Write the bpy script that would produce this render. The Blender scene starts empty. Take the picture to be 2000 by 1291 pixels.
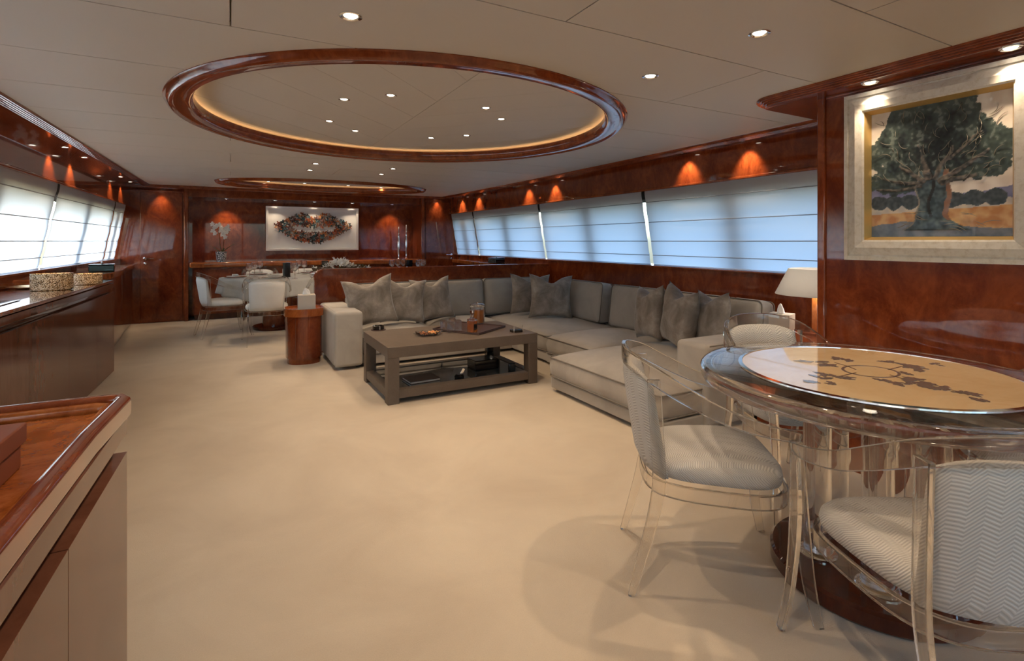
import bpy, bmesh, math, random
from mathutils import Vector, Matrix, noise
R = random.Random(7)
PI = math.pi
C = bpy.context.scene.collection
SC = bpy.context.scene

# ------------------------------------------------------------------ camera
FPX, HORY, CH, YAW = 1010.0, 471.0, 1.25, math.radians(28.57)
SA, CA = math.sin(YAW), math.cos(YAW)
cam_d = bpy.data.cameras.new('camera')
cam_d.sensor_width = 36.0
cam_d.lens = 36.0 * FPX / 2000.0
cam_d.shift_y = -(645.5 - HORY) / 2000.0
cam_d.clip_start = 0.05
cam = bpy.data.objects.new('camera', cam_d)
C.objects.link(cam)
cam.location = (0, 0, CH)
cam.rotation_euler = (PI / 2, 0, -YAW)
SC.camera = cam

# ------------------------------------------------------------------ world, sun, exposure
SC.view_settings.view_transform = 'Standard'
SC.view_settings.look = 'None'
SC.view_settings.gamma = 1
SC.view_settings.exposure = 0.12
W = bpy.data.worlds.new('sky')
SC.world = W
W.use_nodes = True
wn = W.node_tree
wn.nodes.clear()
wo = wn.nodes.new('ShaderNodeOutputWorld')
wb = wn.nodes.new('ShaderNodeBackground')
wt = wn.nodes.new('ShaderNodeTexSky')
wt.sky_type = 'NISHITA'
wt.sun_disc = False
wt.sun_elevation = math.radians(38)
wt.sun_rotation = math.radians(-75)
wt.air_density = 1.2
wt.dust_density = 2.5
wb.inputs['Strength'].default_value = 1.02
wn.links.new(wt.outputs[0], wb.inputs['Color'])
wn.links.new(wb.outputs[0], wo.inputs[0])
sun_d = bpy.data.lights.new('sun', 'SUN')
sun_d.energy = 2.0
sun_d.angle = math.radians(14)
sun_d.color = (1.0, 0.97, 0.93)
sun = bpy.data.objects.new('sun', sun_d)
C.objects.link(sun)
sun.rotation_euler = Vector((0.80, 0.10, -0.62)).to_track_quat('-Z', 'Y').to_euler()
WARM = (1.0, 0.76, 0.52)
K_CEIL, K_WASH, K_RING = 30.0, 18.0, 20.0      # watts of the ceiling, wall-washer and ring spots

# ------------------------------------------------------------------ picture pixel -> world point (used only to work out where things stand)
def AT(px, py, z):
    d = FPX * (CH - z) / (py - HORY)
    x = (px - 1000) / FPX * d
    return (d * SA + x * CA, d * CA - x * SA)

# ------------------------------------------------------------------ materials
MATS = {}
def nodes_of(m):
    m.use_nodes = True
    return m.node_tree, m.node_tree.nodes['Principled BSDF']
def pbr(name, col, rough=0.5, metal=0.0, coat=0.0, trans=0.0, ior=1.45, emit=None, es=0.0, sheen=0.0, spec=None):
    m = bpy.data.materials.new(name)
    nt, b = nodes_of(m)
    b.inputs['Base Color'].default_value = (*col, 1)
    b.inputs['Roughness'].default_value = rough
    b.inputs['Metallic'].default_value = metal
    b.inputs['Coat Weight'].default_value = coat
    b.inputs['Coat Roughness'].default_value = 0.03
    b.inputs['Transmission Weight'].default_value = trans
    b.inputs['IOR'].default_value = ior
    b.inputs['Sheen Weight'].default_value = sheen
    if spec is not None: b.inputs['Specular IOR Level'].default_value = spec
    if emit:
        b.inputs['Emission Color'].default_value = (*emit, 1)
        b.inputs['Emission Strength'].default_value = es
    MATS[name] = m
    return m
def N(nt, t, **kw):
    n = nt.nodes.new(t)
    for k, v in kw.items():
        if hasattr(n, k): setattr(n, k, v)
    return n
def ramp(nt, fac, stops):
    r = nt.nodes.new('ShaderNodeValToRGB')
    el = r.color_ramp.elements
    while len(el) < len(stops): el.new(0.5)
    for e, (p, c) in zip(el, stops):
        e.position = p; e.color = (*c, 1)
    nt.links.new(fac, r.inputs[0])
    return r
def tex_noise(nt, scale, detail=6, rough=0.6, vec=None, dist=0.0):
    n = nt.nodes.new('ShaderNodeTexNoise')
    n.inputs['Scale'].default_value = scale
    n.inputs['Detail'].default_value = detail
    n.inputs['Roughness'].default_value = rough
    n.inputs['Distortion'].default_value = dist
    if vec is not None: nt.links.new(vec, n.inputs['Vector'])
    return n
def coords(nt, scale=(1, 1, 1), rot=(0, 0, 0), geo=True):
    if geo:
        g = nt.nodes.new('ShaderNodeNewGeometry'); src = g.outputs['Position']
    else:
        g = nt.nodes.new('ShaderNodeTexCoord'); src = g.outputs['Object']
    mp = nt.nodes.new('ShaderNodeMapping')
    mp.inputs['Scale'].default_value = scale
    mp.inputs['Rotation'].default_value = rot
    nt.links.new(src, mp.inputs['Vector'])
    return mp.outputs[0]
def bump(nt, b, h, strength, dist=0.01):
    bp = nt.nodes.new('ShaderNodeBump')
    bp.inputs['Strength'].default_value = strength
    bp.inputs['Distance'].default_value = dist
    nt.links.new(h, bp.inputs['Height'])
    nt.links.new(bp.outputs[0], b.inputs['Normal'])

def wood(name, dark, mid, light, scale=1.0, rough=0.22, coat=1.0, stretch=(1, 1, 0.35), geo=True):
    m = pbr(name, mid, rough, coat=coat, spec=0.15)
    nt, b = nodes_of(m)
    v = coords(nt, stretch, geo=geo)
    n1 = tex_noise(nt, 5.5 * scale, 9, 0.68, v, 1.1)
    n2 = tex_noise(nt, 34 * scale, 6, 0.7, v, 0.4)
    mx = N(nt, 'ShaderNodeMath', operation='MULTIPLY_ADD')
    nt.links.new(n2.outputs[0], mx.inputs[0]); mx.inputs[1].default_value = 0.35
    nt.links.new(n1.outputs[0], mx.inputs[2])
    r = ramp(nt, mx.outputs[0], [(0.42, dark), (0.62, mid), (0.82, light)])
    nt.links.new(r.outputs[0], b.inputs['Base Color'])
    return m
MAHOG = wood('mahogany', (0.085, 0.0125, 0.0035), (0.155, 0.027, 0.0070), (0.25, 0.054, 0.0135), stretch=(1, 1, .6))
MAHOG_T = wood('mahogany_trim', (0.11, 0.019, 0.005), (0.19, 0.038, 0.010), (0.28, 0.066, 0.018), 1.0, 0.2, stretch=(1, 1, .6))
MAHOG_D = wood('mahogany_dark', (0.030, 0.0055, 0.003), (0.06, 0.011, 0.005), (0.10, 0.020, 0.008), 1.0, 0.18)
HONEY = wood('honey_burl', (0.16, 0.035, 0.008), (0.36, 0.10, 0.022), (0.52, 0.17, 0.045), 1.6, 0.2)
LACQ = wood('brown_lacquer', (0.11, 0.042, 0.024), (0.15, 0.060, 0.036), (0.19, 0.078, 0.048), 0.6, 0.10, 0.0)
LACQ.node_tree.nodes['Principled BSDF'].inputs['Specular IOR Level'].default_value = 0.30
TOPW = wood('red_honey_top', (0.17, 0.035, 0.008), (0.29, 0.072, 0.016), (0.40, 0.115, 0.026), 1.0, 0.2, stretch=(1, 1, .6))

def carpet():
    m = pbr('carpet', (0.62, 0.50, 0.37), 0.95, sheen=0.3)
    nt, b = nodes_of(m)
    v = coords(nt)
    n1 = tex_noise(nt, 1.6, 5, 0.6, v, 0.6)
    n2 = tex_noise(nt, 260, 3, 0.8, v)
    r = ramp(nt, n1.outputs[0], [(0.3, (0.55, 0.445, 0.32)), (0.7, (0.67, 0.56, 0.415))])
    mx = N(nt, 'ShaderNodeMixRGB', blend_type='MULTIPLY'); mx.inputs[0].default_value = 0.35
    r2 = ramp(nt, n2.outputs[0], [(0.3, (0.72, 0.72, 0.72)), (0.7, (1, 1, 1))])
    nt.links.new(r.outputs[0], mx.inputs[1]); nt.links.new(r2.outputs[0], mx.inputs[2])
    nt.links.new(mx.outputs[0], b.inputs['Base Color'])
    bump(nt, b, n2.outputs[0], 0.5, 0.004)
    return m
CARPET = carpet()

def fabric(name, c1, c2, scale=420, rough=0.9, sheen=0.25, big=3.0):
    m = pbr(name, c1, rough, sheen=sheen)
    nt, b = nodes_of(m)
    v = coords(nt, (1, 1, 1), geo=False)
    n1 = tex_noise(nt, big, 4, 0.6, v, 0.5)
    n2 = tex_noise(nt, scale, 2, 0.8, v)
    ad = N(nt, 'ShaderNodeMath', operation='MULTIPLY_ADD')
    nt.links.new(n2.outputs[0], ad.inputs[0]); ad.inputs[1].default_value = 0.6
    nt.links.new(n1.outputs[0], ad.inputs[2])
    r = ramp(nt, ad.outputs[0], [(0.5, c1), (1.1 if False else 1.0, c2)])
    nt.links.new(r.outputs[0], b.inputs['Base Color'])
    bump(nt, b, n2.outputs[0], 0.35, 0.003)
    return m
SOFA = fabric('sofa_linen', (0.30, 0.27, 0.235), (0.44, 0.40, 0.35))
SOFA_P = pbr('sofa_piping', (0.20, 0.175, 0.15), 0.9)
WHITE_F = fabric('white_fabric', (0.66, 0.66, 0.65), (0.80, 0.80, 0.78), sheen=0.1)
CLOTH = fabric('silver_cloth', (0.42, 0.42, 0.40), (0.56, 0.55, 0.52), 300)
def velvet():
    m = pbr('taupe_velvet', (0.25, 0.22, 0.19), 0.75, sheen=0.35)
    nt, b = nodes_of(m)
    b.inputs['Sheen Roughness'].default_value = 0.35
    v = coords(nt, (1, 1, 1), geo=False)
    n1 = tex_noise(nt, 4.5, 8, 0.68, v, 0.4)
    r = ramp(nt, n1.outputs[0], [(0.36, (0.15, 0.125, 0.10)), (0.52, (0.24, 0.205, 0.175)), (0.68, (0.37, 0.33, 0.285))])
    nt.links.new(r.outputs[0], b.inputs['Base Color'])
    bump(nt, b, n1.outputs[0], 0.5, 0.02)
    return m
VELVET = velvet()
def herring():
    m = pbr('herringbone', (0.6, 0.57, 0.53), 0.85, sheen=0.2)
    nt, b = nodes_of(m)
    tc = nt.nodes.new('ShaderNodeTexCoord')
    sp = nt.nodes.new('ShaderNodeSeparateXYZ')
    nt.links.new(tc.outputs['Object'], sp.inputs[0])
    def mth(op, a, bb=None, c=None):
        n = N(nt, 'ShaderNodeMath', operation=op)
        for i, q in enumerate((a, bb, c)):
            if q is None: continue
            if isinstance(q, (int, float)): n.inputs[i].default_value = q
            else: nt.links.new(q, n.inputs[i])
        return n.outputs[0]
    u = mth('FRACT', mth('MULTIPLY', sp.outputs[0], 1 / 0.052))
    zig = mth('ABSOLUTE', mth('SUBTRACT', u, 0.5))
    yz = mth('ADD', sp.outputs[1], sp.outputs[2])
    s = mth('FRACT', mth('MULTIPLY', mth('ADD', yz, mth('MULTIPLY', zig, 0.036)), 1 / 0.0085))
    tri = mth('MULTIPLY', mth('ABSOLUTE', mth('SUBTRACT', s, 0.5)), 2.0)
    r = ramp(nt, tri, [(0.25, (0.40, 0.375, 0.345)), (0.75, (0.57, 0.54, 0.495))])
    nt.links.new(r.outputs[0], b.inputs['Base Color'])
    bump(nt, b, tri, 0.5, 0.003)
    return m
HERR = herring()
def acrylic(name='acrylic', fac=.9, c1=(0.985, 0.975, 0.96, 1)):
    m = bpy.data.materials.new(name)
    m.use_nodes = True
    nt = m.node_tree
    nt.nodes.clear()
    o = nt.nodes.new('ShaderNodeOutputMaterial')
    g = nt.nodes.new('ShaderNodeBsdfGlass')
    g.inputs['IOR'].default_value = 1.47
    g.inputs['Roughness'].default_value = 0.0
    g.inputs['Color'].default_value = c1
    t = nt.nodes.new('ShaderNodeBsdfTransparent')
    t.inputs['Color'].default_value = (0.97, 0.96, 0.945, 1)
    mx = nt.nodes.new('ShaderNodeMixShader'); mx.inputs[0].default_value = fac
    nt.links.new(t.outputs[0], mx.inputs[1]); nt.links.new(g.outputs[0], mx.inputs[2])
    nt.links.new(mx.outputs[0], o.inputs[0])
    return m
ACRY = acrylic()
CRYST = acrylic('crystal', .6, (1, 1, 1, 1))
def blind_mat():
    m = bpy.data.materials.new('blind_fabric')
    m.use_nodes = True
    nt = m.node_tree
    nt.nodes.clear()
    o = nt.nodes.new('ShaderNodeOutputMaterial')
    d = nt.nodes.new('ShaderNodeBsdfDiffuse'); d.inputs['Color'].default_value = (0.74, 0.76, 0.80, 1)
    t = nt.nodes.new('ShaderNodeBsdfTranslucent'); t.inputs['Color'].default_value = (0.76, 0.86, 0.95, 1)
    mx = nt.nodes.new('ShaderNodeMixShader'); mx.inputs[0].default_value = 0.55
    nt.links.new(d.outputs[0], mx.inputs[1]); nt.links.new(t.outputs[0], mx.inputs[2])
    nt.links.new(mx.outputs[0], o.inputs[0])
    return m
BLIND = blind_mat()
CEILM = pbr('ceiling_leather', (0.56, 0.52, 0.465), 0.55)
CHROME = pbr('chrome', (0.85, 0.86, 0.88), 0.08, 1.0)
BRASS = pbr('brass', (0.75, 0.55, 0.28), 0.25, 1.0)
SILV = pbr('silver', (0.8, 0.8, 0.8), 0.15, 1.0)
LENS = pbr('lamp_lens', (1, 1, 1), 0.3, emit=(1.0, 0.88, 0.70), es=14.0)
SMALLGLOW = pbr('cove_strip', (1, 1, 1), 0.3, emit=(1.0, 0.60, 0.25), es=10.0)
GLASS = pbr('clear_glass', (1, 1, 1), 0.0, trans=1.0, ior=1.45)
PANE = bpy.data.materials.new('window_glass'); PANE.use_nodes = True
_nt = PANE.node_tree; _nt.nodes.clear()
_o = _nt.nodes.new('ShaderNodeOutputMaterial'); _t = _nt.nodes.new('ShaderNodeBsdfTransparent'); _g = _nt.nodes.new('ShaderNodeBsdfGlossy')
_g.inputs['Roughness'].default_value = 0.0; _t.inputs['Color'].default_value = (0.80, 0.90, 0.98, 1)
_m = _nt.nodes.new('ShaderNodeMixShader'); _m.inputs[0].default_value = 0.06
_nt.links.new(_t.outputs[0], _m.inputs[1]); _nt.links.new(_g.outputs[0], _m.inputs[2]); _nt.links.new(_m.outputs[0], _o.inputs[0])
BLACK = pbr('black_gloss', (0.006, 0.006, 0.007), 0.15, coat=0.6)
DARKM = pbr('dark_frame', (0.03, 0.03, 0.035), 0.5)
TAUPE = fabric('taupe_oak', (0.100, 0.074, 0.056), (0.135, 0.102, 0.078), 160, 0.45, 0.0, 6.0)
SMOKE = pbr('smoked_glass', (0.035, 0.045, 0.05), 0.06, coat=0.8)
WALNUT = pbr('brown_leather', (0.065, 0.036, 0.030), 0.40)
RUSTBOX = pbr('rust_leather', (0.26, 0.075, 0.035), 0.55)
CREAM = pbr('cream_leather', (0.52, 0.47, 0.41), 0.5)
PAPER = pbr('tissue', (0.88, 0.88, 0.88), 0.8)
WHITEP = pbr('white_lacquer', (0.80, 0.80, 0.79), 0.35)
GREEN = pbr('dark_green_lacquer', (0.008, 0.035, 0.035), 0.25, coat=0.6)
LEAF = pbr('leaf_green', (0.03, 0.07, 0.025), 0.5)
STEM = pbr('stem_brown', (0.10, 0.08, 0.03), 0.6)
PETAL = pbr('white_petal', (0.85, 0.83, 0.78), 0.6)
AMBER = pbr('amber_liquid', (0.85, 0.30, 0.06), 0.05, trans=0.75, ior=1.35)
MARBLE = pbr('cream_marble', (0.62, 0.45, 0.25), 0.12, coat=0.8)
_nt, _b = nodes_of(MARBLE)
_v = coords(_nt, geo=False); _n = tex_noise(_nt, 3.0, 8, 0.65, _v, 2.0)
_r = ramp(_nt, _n.outputs[0], [(0.3, (0.60, 0.43, 0.23)), (0.6, (0.68, 0.52, 0.31)), (0.8, (0.55, 0.36, 0.18))])
_nt.links.new(_r.outputs[0], _b.inputs['Base Color'])
INLAY = pbr('grey_inlay', (0.13, 0.115, 0.105), 0.2, coat=0.6)
INLAY2 = pbr('dark_inlay', (0.07, 0.06, 0.055), 0.2, coat=0.6)
FRAMEW = pbr('whitewashed_frame', (0.62, 0.58, 0.50), 0.5)
_nt, _b = nodes_of(FRAMEW)
_v = coords(_nt, (1, 4, 4)); _n = tex_noise(_nt, 9, 6, 0.7, _v, 0.3)
_r = ramp(_nt, _n.outputs[0], [(0.25, (0.50, 0.44, 0.35)), (0.5, (0.66, 0.62, 0.54)), (0.8, (0.72, 0.69, 0.62))])
_nt.links.new(_r.outputs[0], _b.inputs['Base Color'])
GOLD = pbr('gilt', (0.75, 0.52, 0.20), 0.35, 0.7)
LAMPSH = bpy.data.materials.new('lamp_shade_linen'); LAMPSH.use_nodes = True
_nt = LAMPSH.node_tree; _nt.nodes.clear()
_o = _nt.nodes.new('ShaderNodeOutputMaterial'); _d = _nt.nodes.new('ShaderNodeBsdfDiffuse'); _t = _nt.nodes.new('ShaderNodeBsdfTranslucent')
_d.inputs['Color'].default_value = (0.66, 0.65, 0.63, 1); _t.inputs['Color'].default_value = (0.72, 0.70, 0.67, 1)
_m = _nt.nodes.new('ShaderNodeMixShader'); _m.inputs[0].default_value = 0.4
_nt.links.new(_d.outputs[0], _m.inputs[1]); _nt.links.new(_t.outputs[0], _m.inputs[2]); _nt.links.new(_m.outputs[0], _o.inputs[0])
def mosaic():
    m = pbr('gold_mosaic_glass', (0.7, 0.5, 0.25), 0.18, metal=0.75)
    nt, b = nodes_of(m)
    v = coords(nt, geo=False)
    vo = nt.nodes.new('ShaderNodeTexVoronoi'); vo.inputs['Scale'].default_value = 260
    nt.links.new(v, vo.inputs['Vector'])
    r = ramp(nt, vo.outputs['Color'], [(0.30, (0.06, 0.035, 0.015)), (0.48, (0.45, 0.32, 0.16)), (0.64, (0.95, 0.86, 0.68))])
    nt.links.new(r.outputs[0], b.inputs['Base Color'])
    bump(nt, b, vo.outputs['Distance'], 0.6, 0.004)
    tr = nt.nodes.new('ShaderNodeBsdfTranslucent'); nt.links.new(r.outputs[0], tr.inputs['Color'])
    mx = nt.nodes.new('ShaderNodeMixShader'); mx.inputs[0].default_value = 0.3
    o = [n for n in nt.nodes if n.type == 'OUTPUT_MATERIAL'][0]
    nt.links.new(b.outputs[0], mx.inputs[1]); nt.links.new(tr.outputs[0], mx.inputs[2]); nt.links.new(mx.outputs[0], o.inputs[0])
    return m
MOSAIC = mosaic()
def vcol_mat(name, rough):
    m = pbr(name, (1, 1, 1), rough, coat=0.3)
    nt, b = nodes_of(m)
    a = nt.nodes.new('ShaderNodeVertexColor'); a.layer_name = 'Col'
    nt.links.new(a.outputs[0], b.inputs['Base Color'])
    return m
PAINT = vcol_mat('oil_paint', 0.45)

# ------------------------------------------------------------------ mesh builder
class MB:
    def __init__(s): s.v, s.f = [], []
    def add(s, vs, fs, M=None):
        o = len(s.v)
        s.v += [tuple(M @ Vector(p)) for p in vs] if M is not None else [tuple(p) for p in vs]
        s.f += [tuple(i + o for i in f) for f in fs]
        return s
    def box(s, x0, x1, y0, y1, z0, z1, M=None):
        vs = [(x, y, z) for z in (z0, z1) for y in (y0, y1) for x in (x0, x1)]
        return s.add(vs, [(0, 2, 3, 1), (4, 5, 7, 6), (0, 1, 5, 4), (2, 6, 7, 3), (0, 4, 6, 2), (1, 3, 7, 5)], M)
    def prism(s, poly, z0, z1, M=None):      # poly counter-clockwise in xy
        n = len(poly)
        vs = [(x, y, z0) for x, y in poly] + [(x, y, z1) for x, y in poly]
        fs = [tuple(range(n - 1, -1, -1)), tuple(range(n, 2 * n))] + [(i, (i + 1) % n, n + (i + 1) % n, n + i) for i in range(n)]
        return s.add(vs, fs, M)
    def lathe(s, prof, seg=32, M=None, sx=1.0, sy=1.0, closed=False):
        vs, fs, n = [], [], len(prof)
        for i in range(seg):
            a = 2 * PI * i / seg
            vs += [(r * math.cos(a) * sx, r * math.sin(a) * sy, z) for r, z in prof]
        for i in range(seg):
            j = (i + 1) % seg
            for k in range(n - 1 + (1 if closed else 0)):
                l = (k + 1) % n
                fs.append((i * n + k, j * n + k, j * n + l, i * n + l))
        if not closed:
            if prof[0][0] > 1e-6: fs.append(tuple(i * n for i in range(seg - 1, -1, -1)))
            if prof[-1][0] > 1e-6: fs.append(tuple(i * n + n - 1 for i in range(seg)))
        return s.add(vs, fs, M)
    def band(s, path, w, t, up=Vector((0, 0, 1)), ws=None, ts=None, closed=False):
        """rectangular section swept along path; w = size along up, t = across"""
        P = [Vector(p) for p in path]; n = len(P); vs, fs = [], []
        for i, p in enumerate(P):
            a = P[(i - 1) % n] if (i > 0 or closed) else P[0]
            b = P[(i + 1) % n] if (i < n - 1 or closed) else P[-1]
            d = (b - a).normalized()
            side = d.cross(up)
            if side.length < 1e-4: side = d.cross(Vector((0, 1, 0)))
            side.normalize(); u = side.cross(d).normalized()
            ww = (ws[i] if ws else w) / 2; tt = (ts[i] if ts else t) / 2
            vs += [p + side * tt - u * ww, p + side * tt + u * ww, p - side * tt + u * ww, p - side * tt - u * ww]
        m = n if closed else n - 1
        for i in range(m):
            j = (i + 1) % n
            for k in range(4):
                l = (k + 1) % 4
                fs.append((i * 4 + k, i * 4 + l, j * 4 + l, j * 4 + k))
        if not closed: fs += [(3, 2, 1, 0), ((n - 1) * 4, (n - 1) * 4 + 1, (n - 1) * 4 + 2, (n - 1) * 4 + 3)]
        return s.add(vs, fs)
    def tube(s, path, r, seg=8, rs=None, closed=False):
        P = [Vector(p) for p in path]; n = len(P); vs, fs = [], []
        ref = Vector((0, 0, 1))
        for i, p in enumerate(P):
            a = P[(i - 1) % n] if (i > 0 or closed) else P[0]
            b = P[(i + 1) % n] if (i < n - 1 or closed) else P[-1]
            d = (b - a).normalized()
            side = d.cross(ref)
            if side.length < 1e-3: side = d.cross(Vector((1, 0, 0)))
            side.normalize(); u = side.cross(d).normalized()
            rr = rs[i] if rs else r
            vs += [p + (side * math.cos(2 * PI * k / seg) + u * math.sin(2 * PI * k / seg)) * rr for k in range(seg)]
        m = n if closed else n - 1
        for i in range(m):
            j = (i + 1) % n
            for k in range(seg):
                l = (k + 1) % seg
                fs.append((i * seg + k, i * seg + l, j * seg + l, j * seg + k))
        if not closed: fs += [tuple(range(seg - 1, -1, -1)), tuple(range((n - 1) * seg, n * seg))]
        return s.add(vs, fs)
    def sphere(s, c, r, seg=12, rings=8, sc=(1, 1, 1), M=None):
        prof = [(max(r * math.sin(PI * k / rings), 0), -r * math.cos(PI * k / rings)) for k in range(rings + 1)]
        m = Matrix.Translation(c) @ Matrix.Diagonal((*sc, 1))
        if M is not None: m = M @ m
        return s.lathe(prof, seg, m)
    def build(s, name, mat, parent=None, smooth=False, bevel=0.0, bseg=2, label=None, subd=0, auto=None):
        me = bpy.data.meshes.new(name)
        me.from_pydata([tuple(p) for p in s.v], [], s.f)
        me.materials.append(mat)
        bm = bmesh.new(); bm.from_mesh(me)
        bmesh.ops.remove_doubles(bm, verts=bm.verts, dist=1e-5)
        bmesh.ops.recalc_face_normals(bm, faces=bm.faces)
        bm.to_mesh(me); bm.free()
        if smooth:
            me.polygons.foreach_set('use_smooth', [True] * len(me.polygons))
            if auto: me.set_sharp_from_angle(angle=math.radians(auto))
        o = bpy.data.objects.new(name, me)
        C.objects.link(o)
        if parent is not None: o.parent = parent
        if bevel > 0:
            b = o.modifiers.new('bevel', 'BEVEL'); b.width = bevel; b.segments = bseg; b.limit_method = 'ANGLE'; b.angle_limit = math.radians(50)
            if not smooth:
                me.polygons.foreach_set('use_smooth', [True] * len(me.polygons))
                w = o.modifiers.new('wn', 'WEIGHTED_NORMAL'); w.keep_sharp = False
        if subd:
            q = o.modifiers.new('sub', 'SUBSURF'); q.levels = subd; q.render_levels = subd
        if label: o['label'] = label
        return o
def tag(o, label, cat, group=None):
    o['label'] = label; o['category'] = cat
    if group: o['group'] = group
    return o
def thing(name, label, cat, loc=(0, 0, 0), rz=0.0, group=None):
    o = bpy.data.objects.new(name, None); C.objects.link(o)
    o.empty_display_size = 0.1
    o.location = loc; o.rotation_euler = (0, 0, rz)
    return tag(o, label, cat, group)
def struct(o): o['kind'] = 'structure'; return o
def sroot(name):
    o = bpy.data.objects.new(name, None); C.objects.link(o); return struct(o)
def dup(root, loc=None, rz=None, label=None, group=None):
    r = root.copy(); C.objects.link(r)
    if loc is not None: r.location = loc
    if rz is not None: r.rotation_euler = (0, 0, rz)
    if label: r['label'] = label
    if group: r['group'] = group
    for ch in list(root.children):
        c = ch.copy(); C.objects.link(c); c.parent = r
        for g in list(ch.children):
            d = g.copy(); C.objects.link(d); d.parent = c
    return r
def lerp(a, b, t): return a + (b - a) * t
def smoothpath(pts, n=6):
    """catmull-rom"""
    P = [Vector(p) for p in pts]; P = [P[0] * 2 - P[1]] + P + [P[-1] * 2 - P[-2]]
    out = []
    for i in range(1, len(P) - 2):
        for k in range(n):
            t = k / n
            a, b, c, d = P[i - 1], P[i], P[i + 1], P[i + 2]
            out.append(0.5 * ((2 * b) + (c - a) * t + (2 * a - 5 * b + 4 * c - d) * t * t + (3 * b - a - 3 * c + d) * t ** 3))
    out.append(P[-2])
    return out

# ------------------------------------------------------------------ hull lines: x of each longitudinal line at a given y
ZC, ZS = 2.10, 2.08
def xl(y): return -1.146 + (y - 4.0) * 0.0165       # left crown
def xr(y): return 3.645 - 0.006 * (y - 5.7) ** 2    # right crown
def fl(y): return xl(y) - 0.275                     # left fascia
def fr(y): return xr(y) + 0.205                     # right fascia
YA, YF = -3.4, 9.6                                  # aft and far ends
def sweep(prof, base, y0, y1, sgn=1, n=12):
    """closed profile [(offset outwards, z)] swept in y along base(y)"""
    m = MB(); k = len(prof); vs, fs = [], []
    for i in range(n + 1):
        y = lerp(y0, y1, i / n)
        vs += [(base(y) + sgn * o, y, z) for o, z in prof]
    for i in range(n):
        for a in range(k):
            b = (a + 1) % k
            fs.append((i * k + a, i * k + b, (i + 1) * k + b, (i + 1) * k + a))
    fs += [tuple(range(k)), tuple(range(n * k, (n + 1) * k))]
    m.add(vs, fs)
    return m
def rectp(o0, o1, z0, z1): return [(o0, z0), (o1, z0), (o1, z1), (o0, z1)]

# ------------------------------------------------------------------ floor
struct(MB().box(-2.2, 4.6, YA - 0.2, 10.3, -0.12, 0.0).build('floor', CARPET))

# ------------------------------------------------------------------ ceiling with two recesses
RC = (1.19, 3.70); RR = 1.54          # big ring
EC = (1.33, 8.30); EX, EY = 1.53, 0.80
ceil = struct(MB().box(-2.2, 4.6, YA - 0.2, 10.3, 2.26, 2.36).build('ceiling', CEILM))
def holes(y):
    out = []
    d = (RR - 0.03) ** 2 - (y - RC[1]) ** 2
    if d > 0: out.append((RC[0] - math.sqrt(d), RC[0] + math.sqrt(d)))
    d = 1 - ((y - EC[1]) / (EY - 0.03)) ** 2
    if d > 0: out.append((EC[0] - (EX - 0.03) * math.sqrt(d), EC[0] + (EX - 0.03) * math.sqrt(d)))
    return out
def ceiling_panel(x0, x1, y0, y1, g=0.003):
    x0 += g; x1 -= g; y0 += g; y1 -= g
    hit = any(a < x1 and b > x0 for k in range(41) for a, b in holes(lerp(y0, y1, k / 40)))
    def slab(pts):       # pts: rows (y, a, b)
        m = MB(); vs, fs = [], []
        for (y, a, b) in pts: vs += [(a, y, ZC), (b, y, ZC), (a, y, ZC + .02), (b, y, ZC + .02)]
        for i in range(len(pts) - 1):
            o, q = i * 4, i * 4 + 4
            fs += [(o, q, q + 1, o + 1), (o + 2, o + 3, q + 3, q + 2), (o, o + 2, q + 2, q), (o + 1, q + 1, q + 3, o + 3)]
        e = (len(pts) - 1) * 4
        fs += [(0, 1, 3, 2), (e, e + 2, e + 3, e + 1)]
        m.add(vs, fs); m.build('ceiling_panel', CEILM, ceil)
    if not hit:
        slab([(y0, x0, x1), (y1, x0, x1)]); return
    for side in (0, 1):
        rows = []
        for k in range(61):
            y = lerp(y0, y1, k / 60); a, b = x0, x1
            for h0, h1 in holes(y):
                if side == 0: b = min(b, h0)
                else: a = max(a, h1)
            has = bool(holes(y))
            if side == 1 and not has: a = max(a, RC[0] if y < 6 else EC[0])
            if side == 0 and not has: b = min(b, RC[0] if y < 6 else EC[0])
            if b - a > 0.002: rows.append((y, a, b))
            else:
                if len(rows) > 1: slab(rows)
                rows = []
        if len(rows) > 1: slab(rows)
ys = [YA, -2.8, -2.15, -1.5, -0.85, -0.2, 0.42, 1.063, 1.66, 2.33, 3.02, 3.66, 4.32, 4.98, 5.64, 6.30, 6.96, 7.62, 8.28, 8.94, YF]
cuts = {1: 0, }
for i in range(len(ys) - 1):
    xs = [-1.32, 0.0, 2.34, 3.72] if i % 2 == 0 else [-1.32, 1.14, 3.72]
    if abs(ys[i] - 1.66) < .01: xs = [-1.32, 0.0, 2.34, 3.72]
    if abs(ys[i] - 1.063) < .01: xs = [-1.32, 1.14, 3.72]
    if abs(ys[i] - 0.42) < .01: xs = [-1.32, 0.0, 2.07, 3.72]
    for a, b in zip(xs, xs[1:]): ceiling_panel(a, b, ys[i], ys[i + 1])
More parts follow.
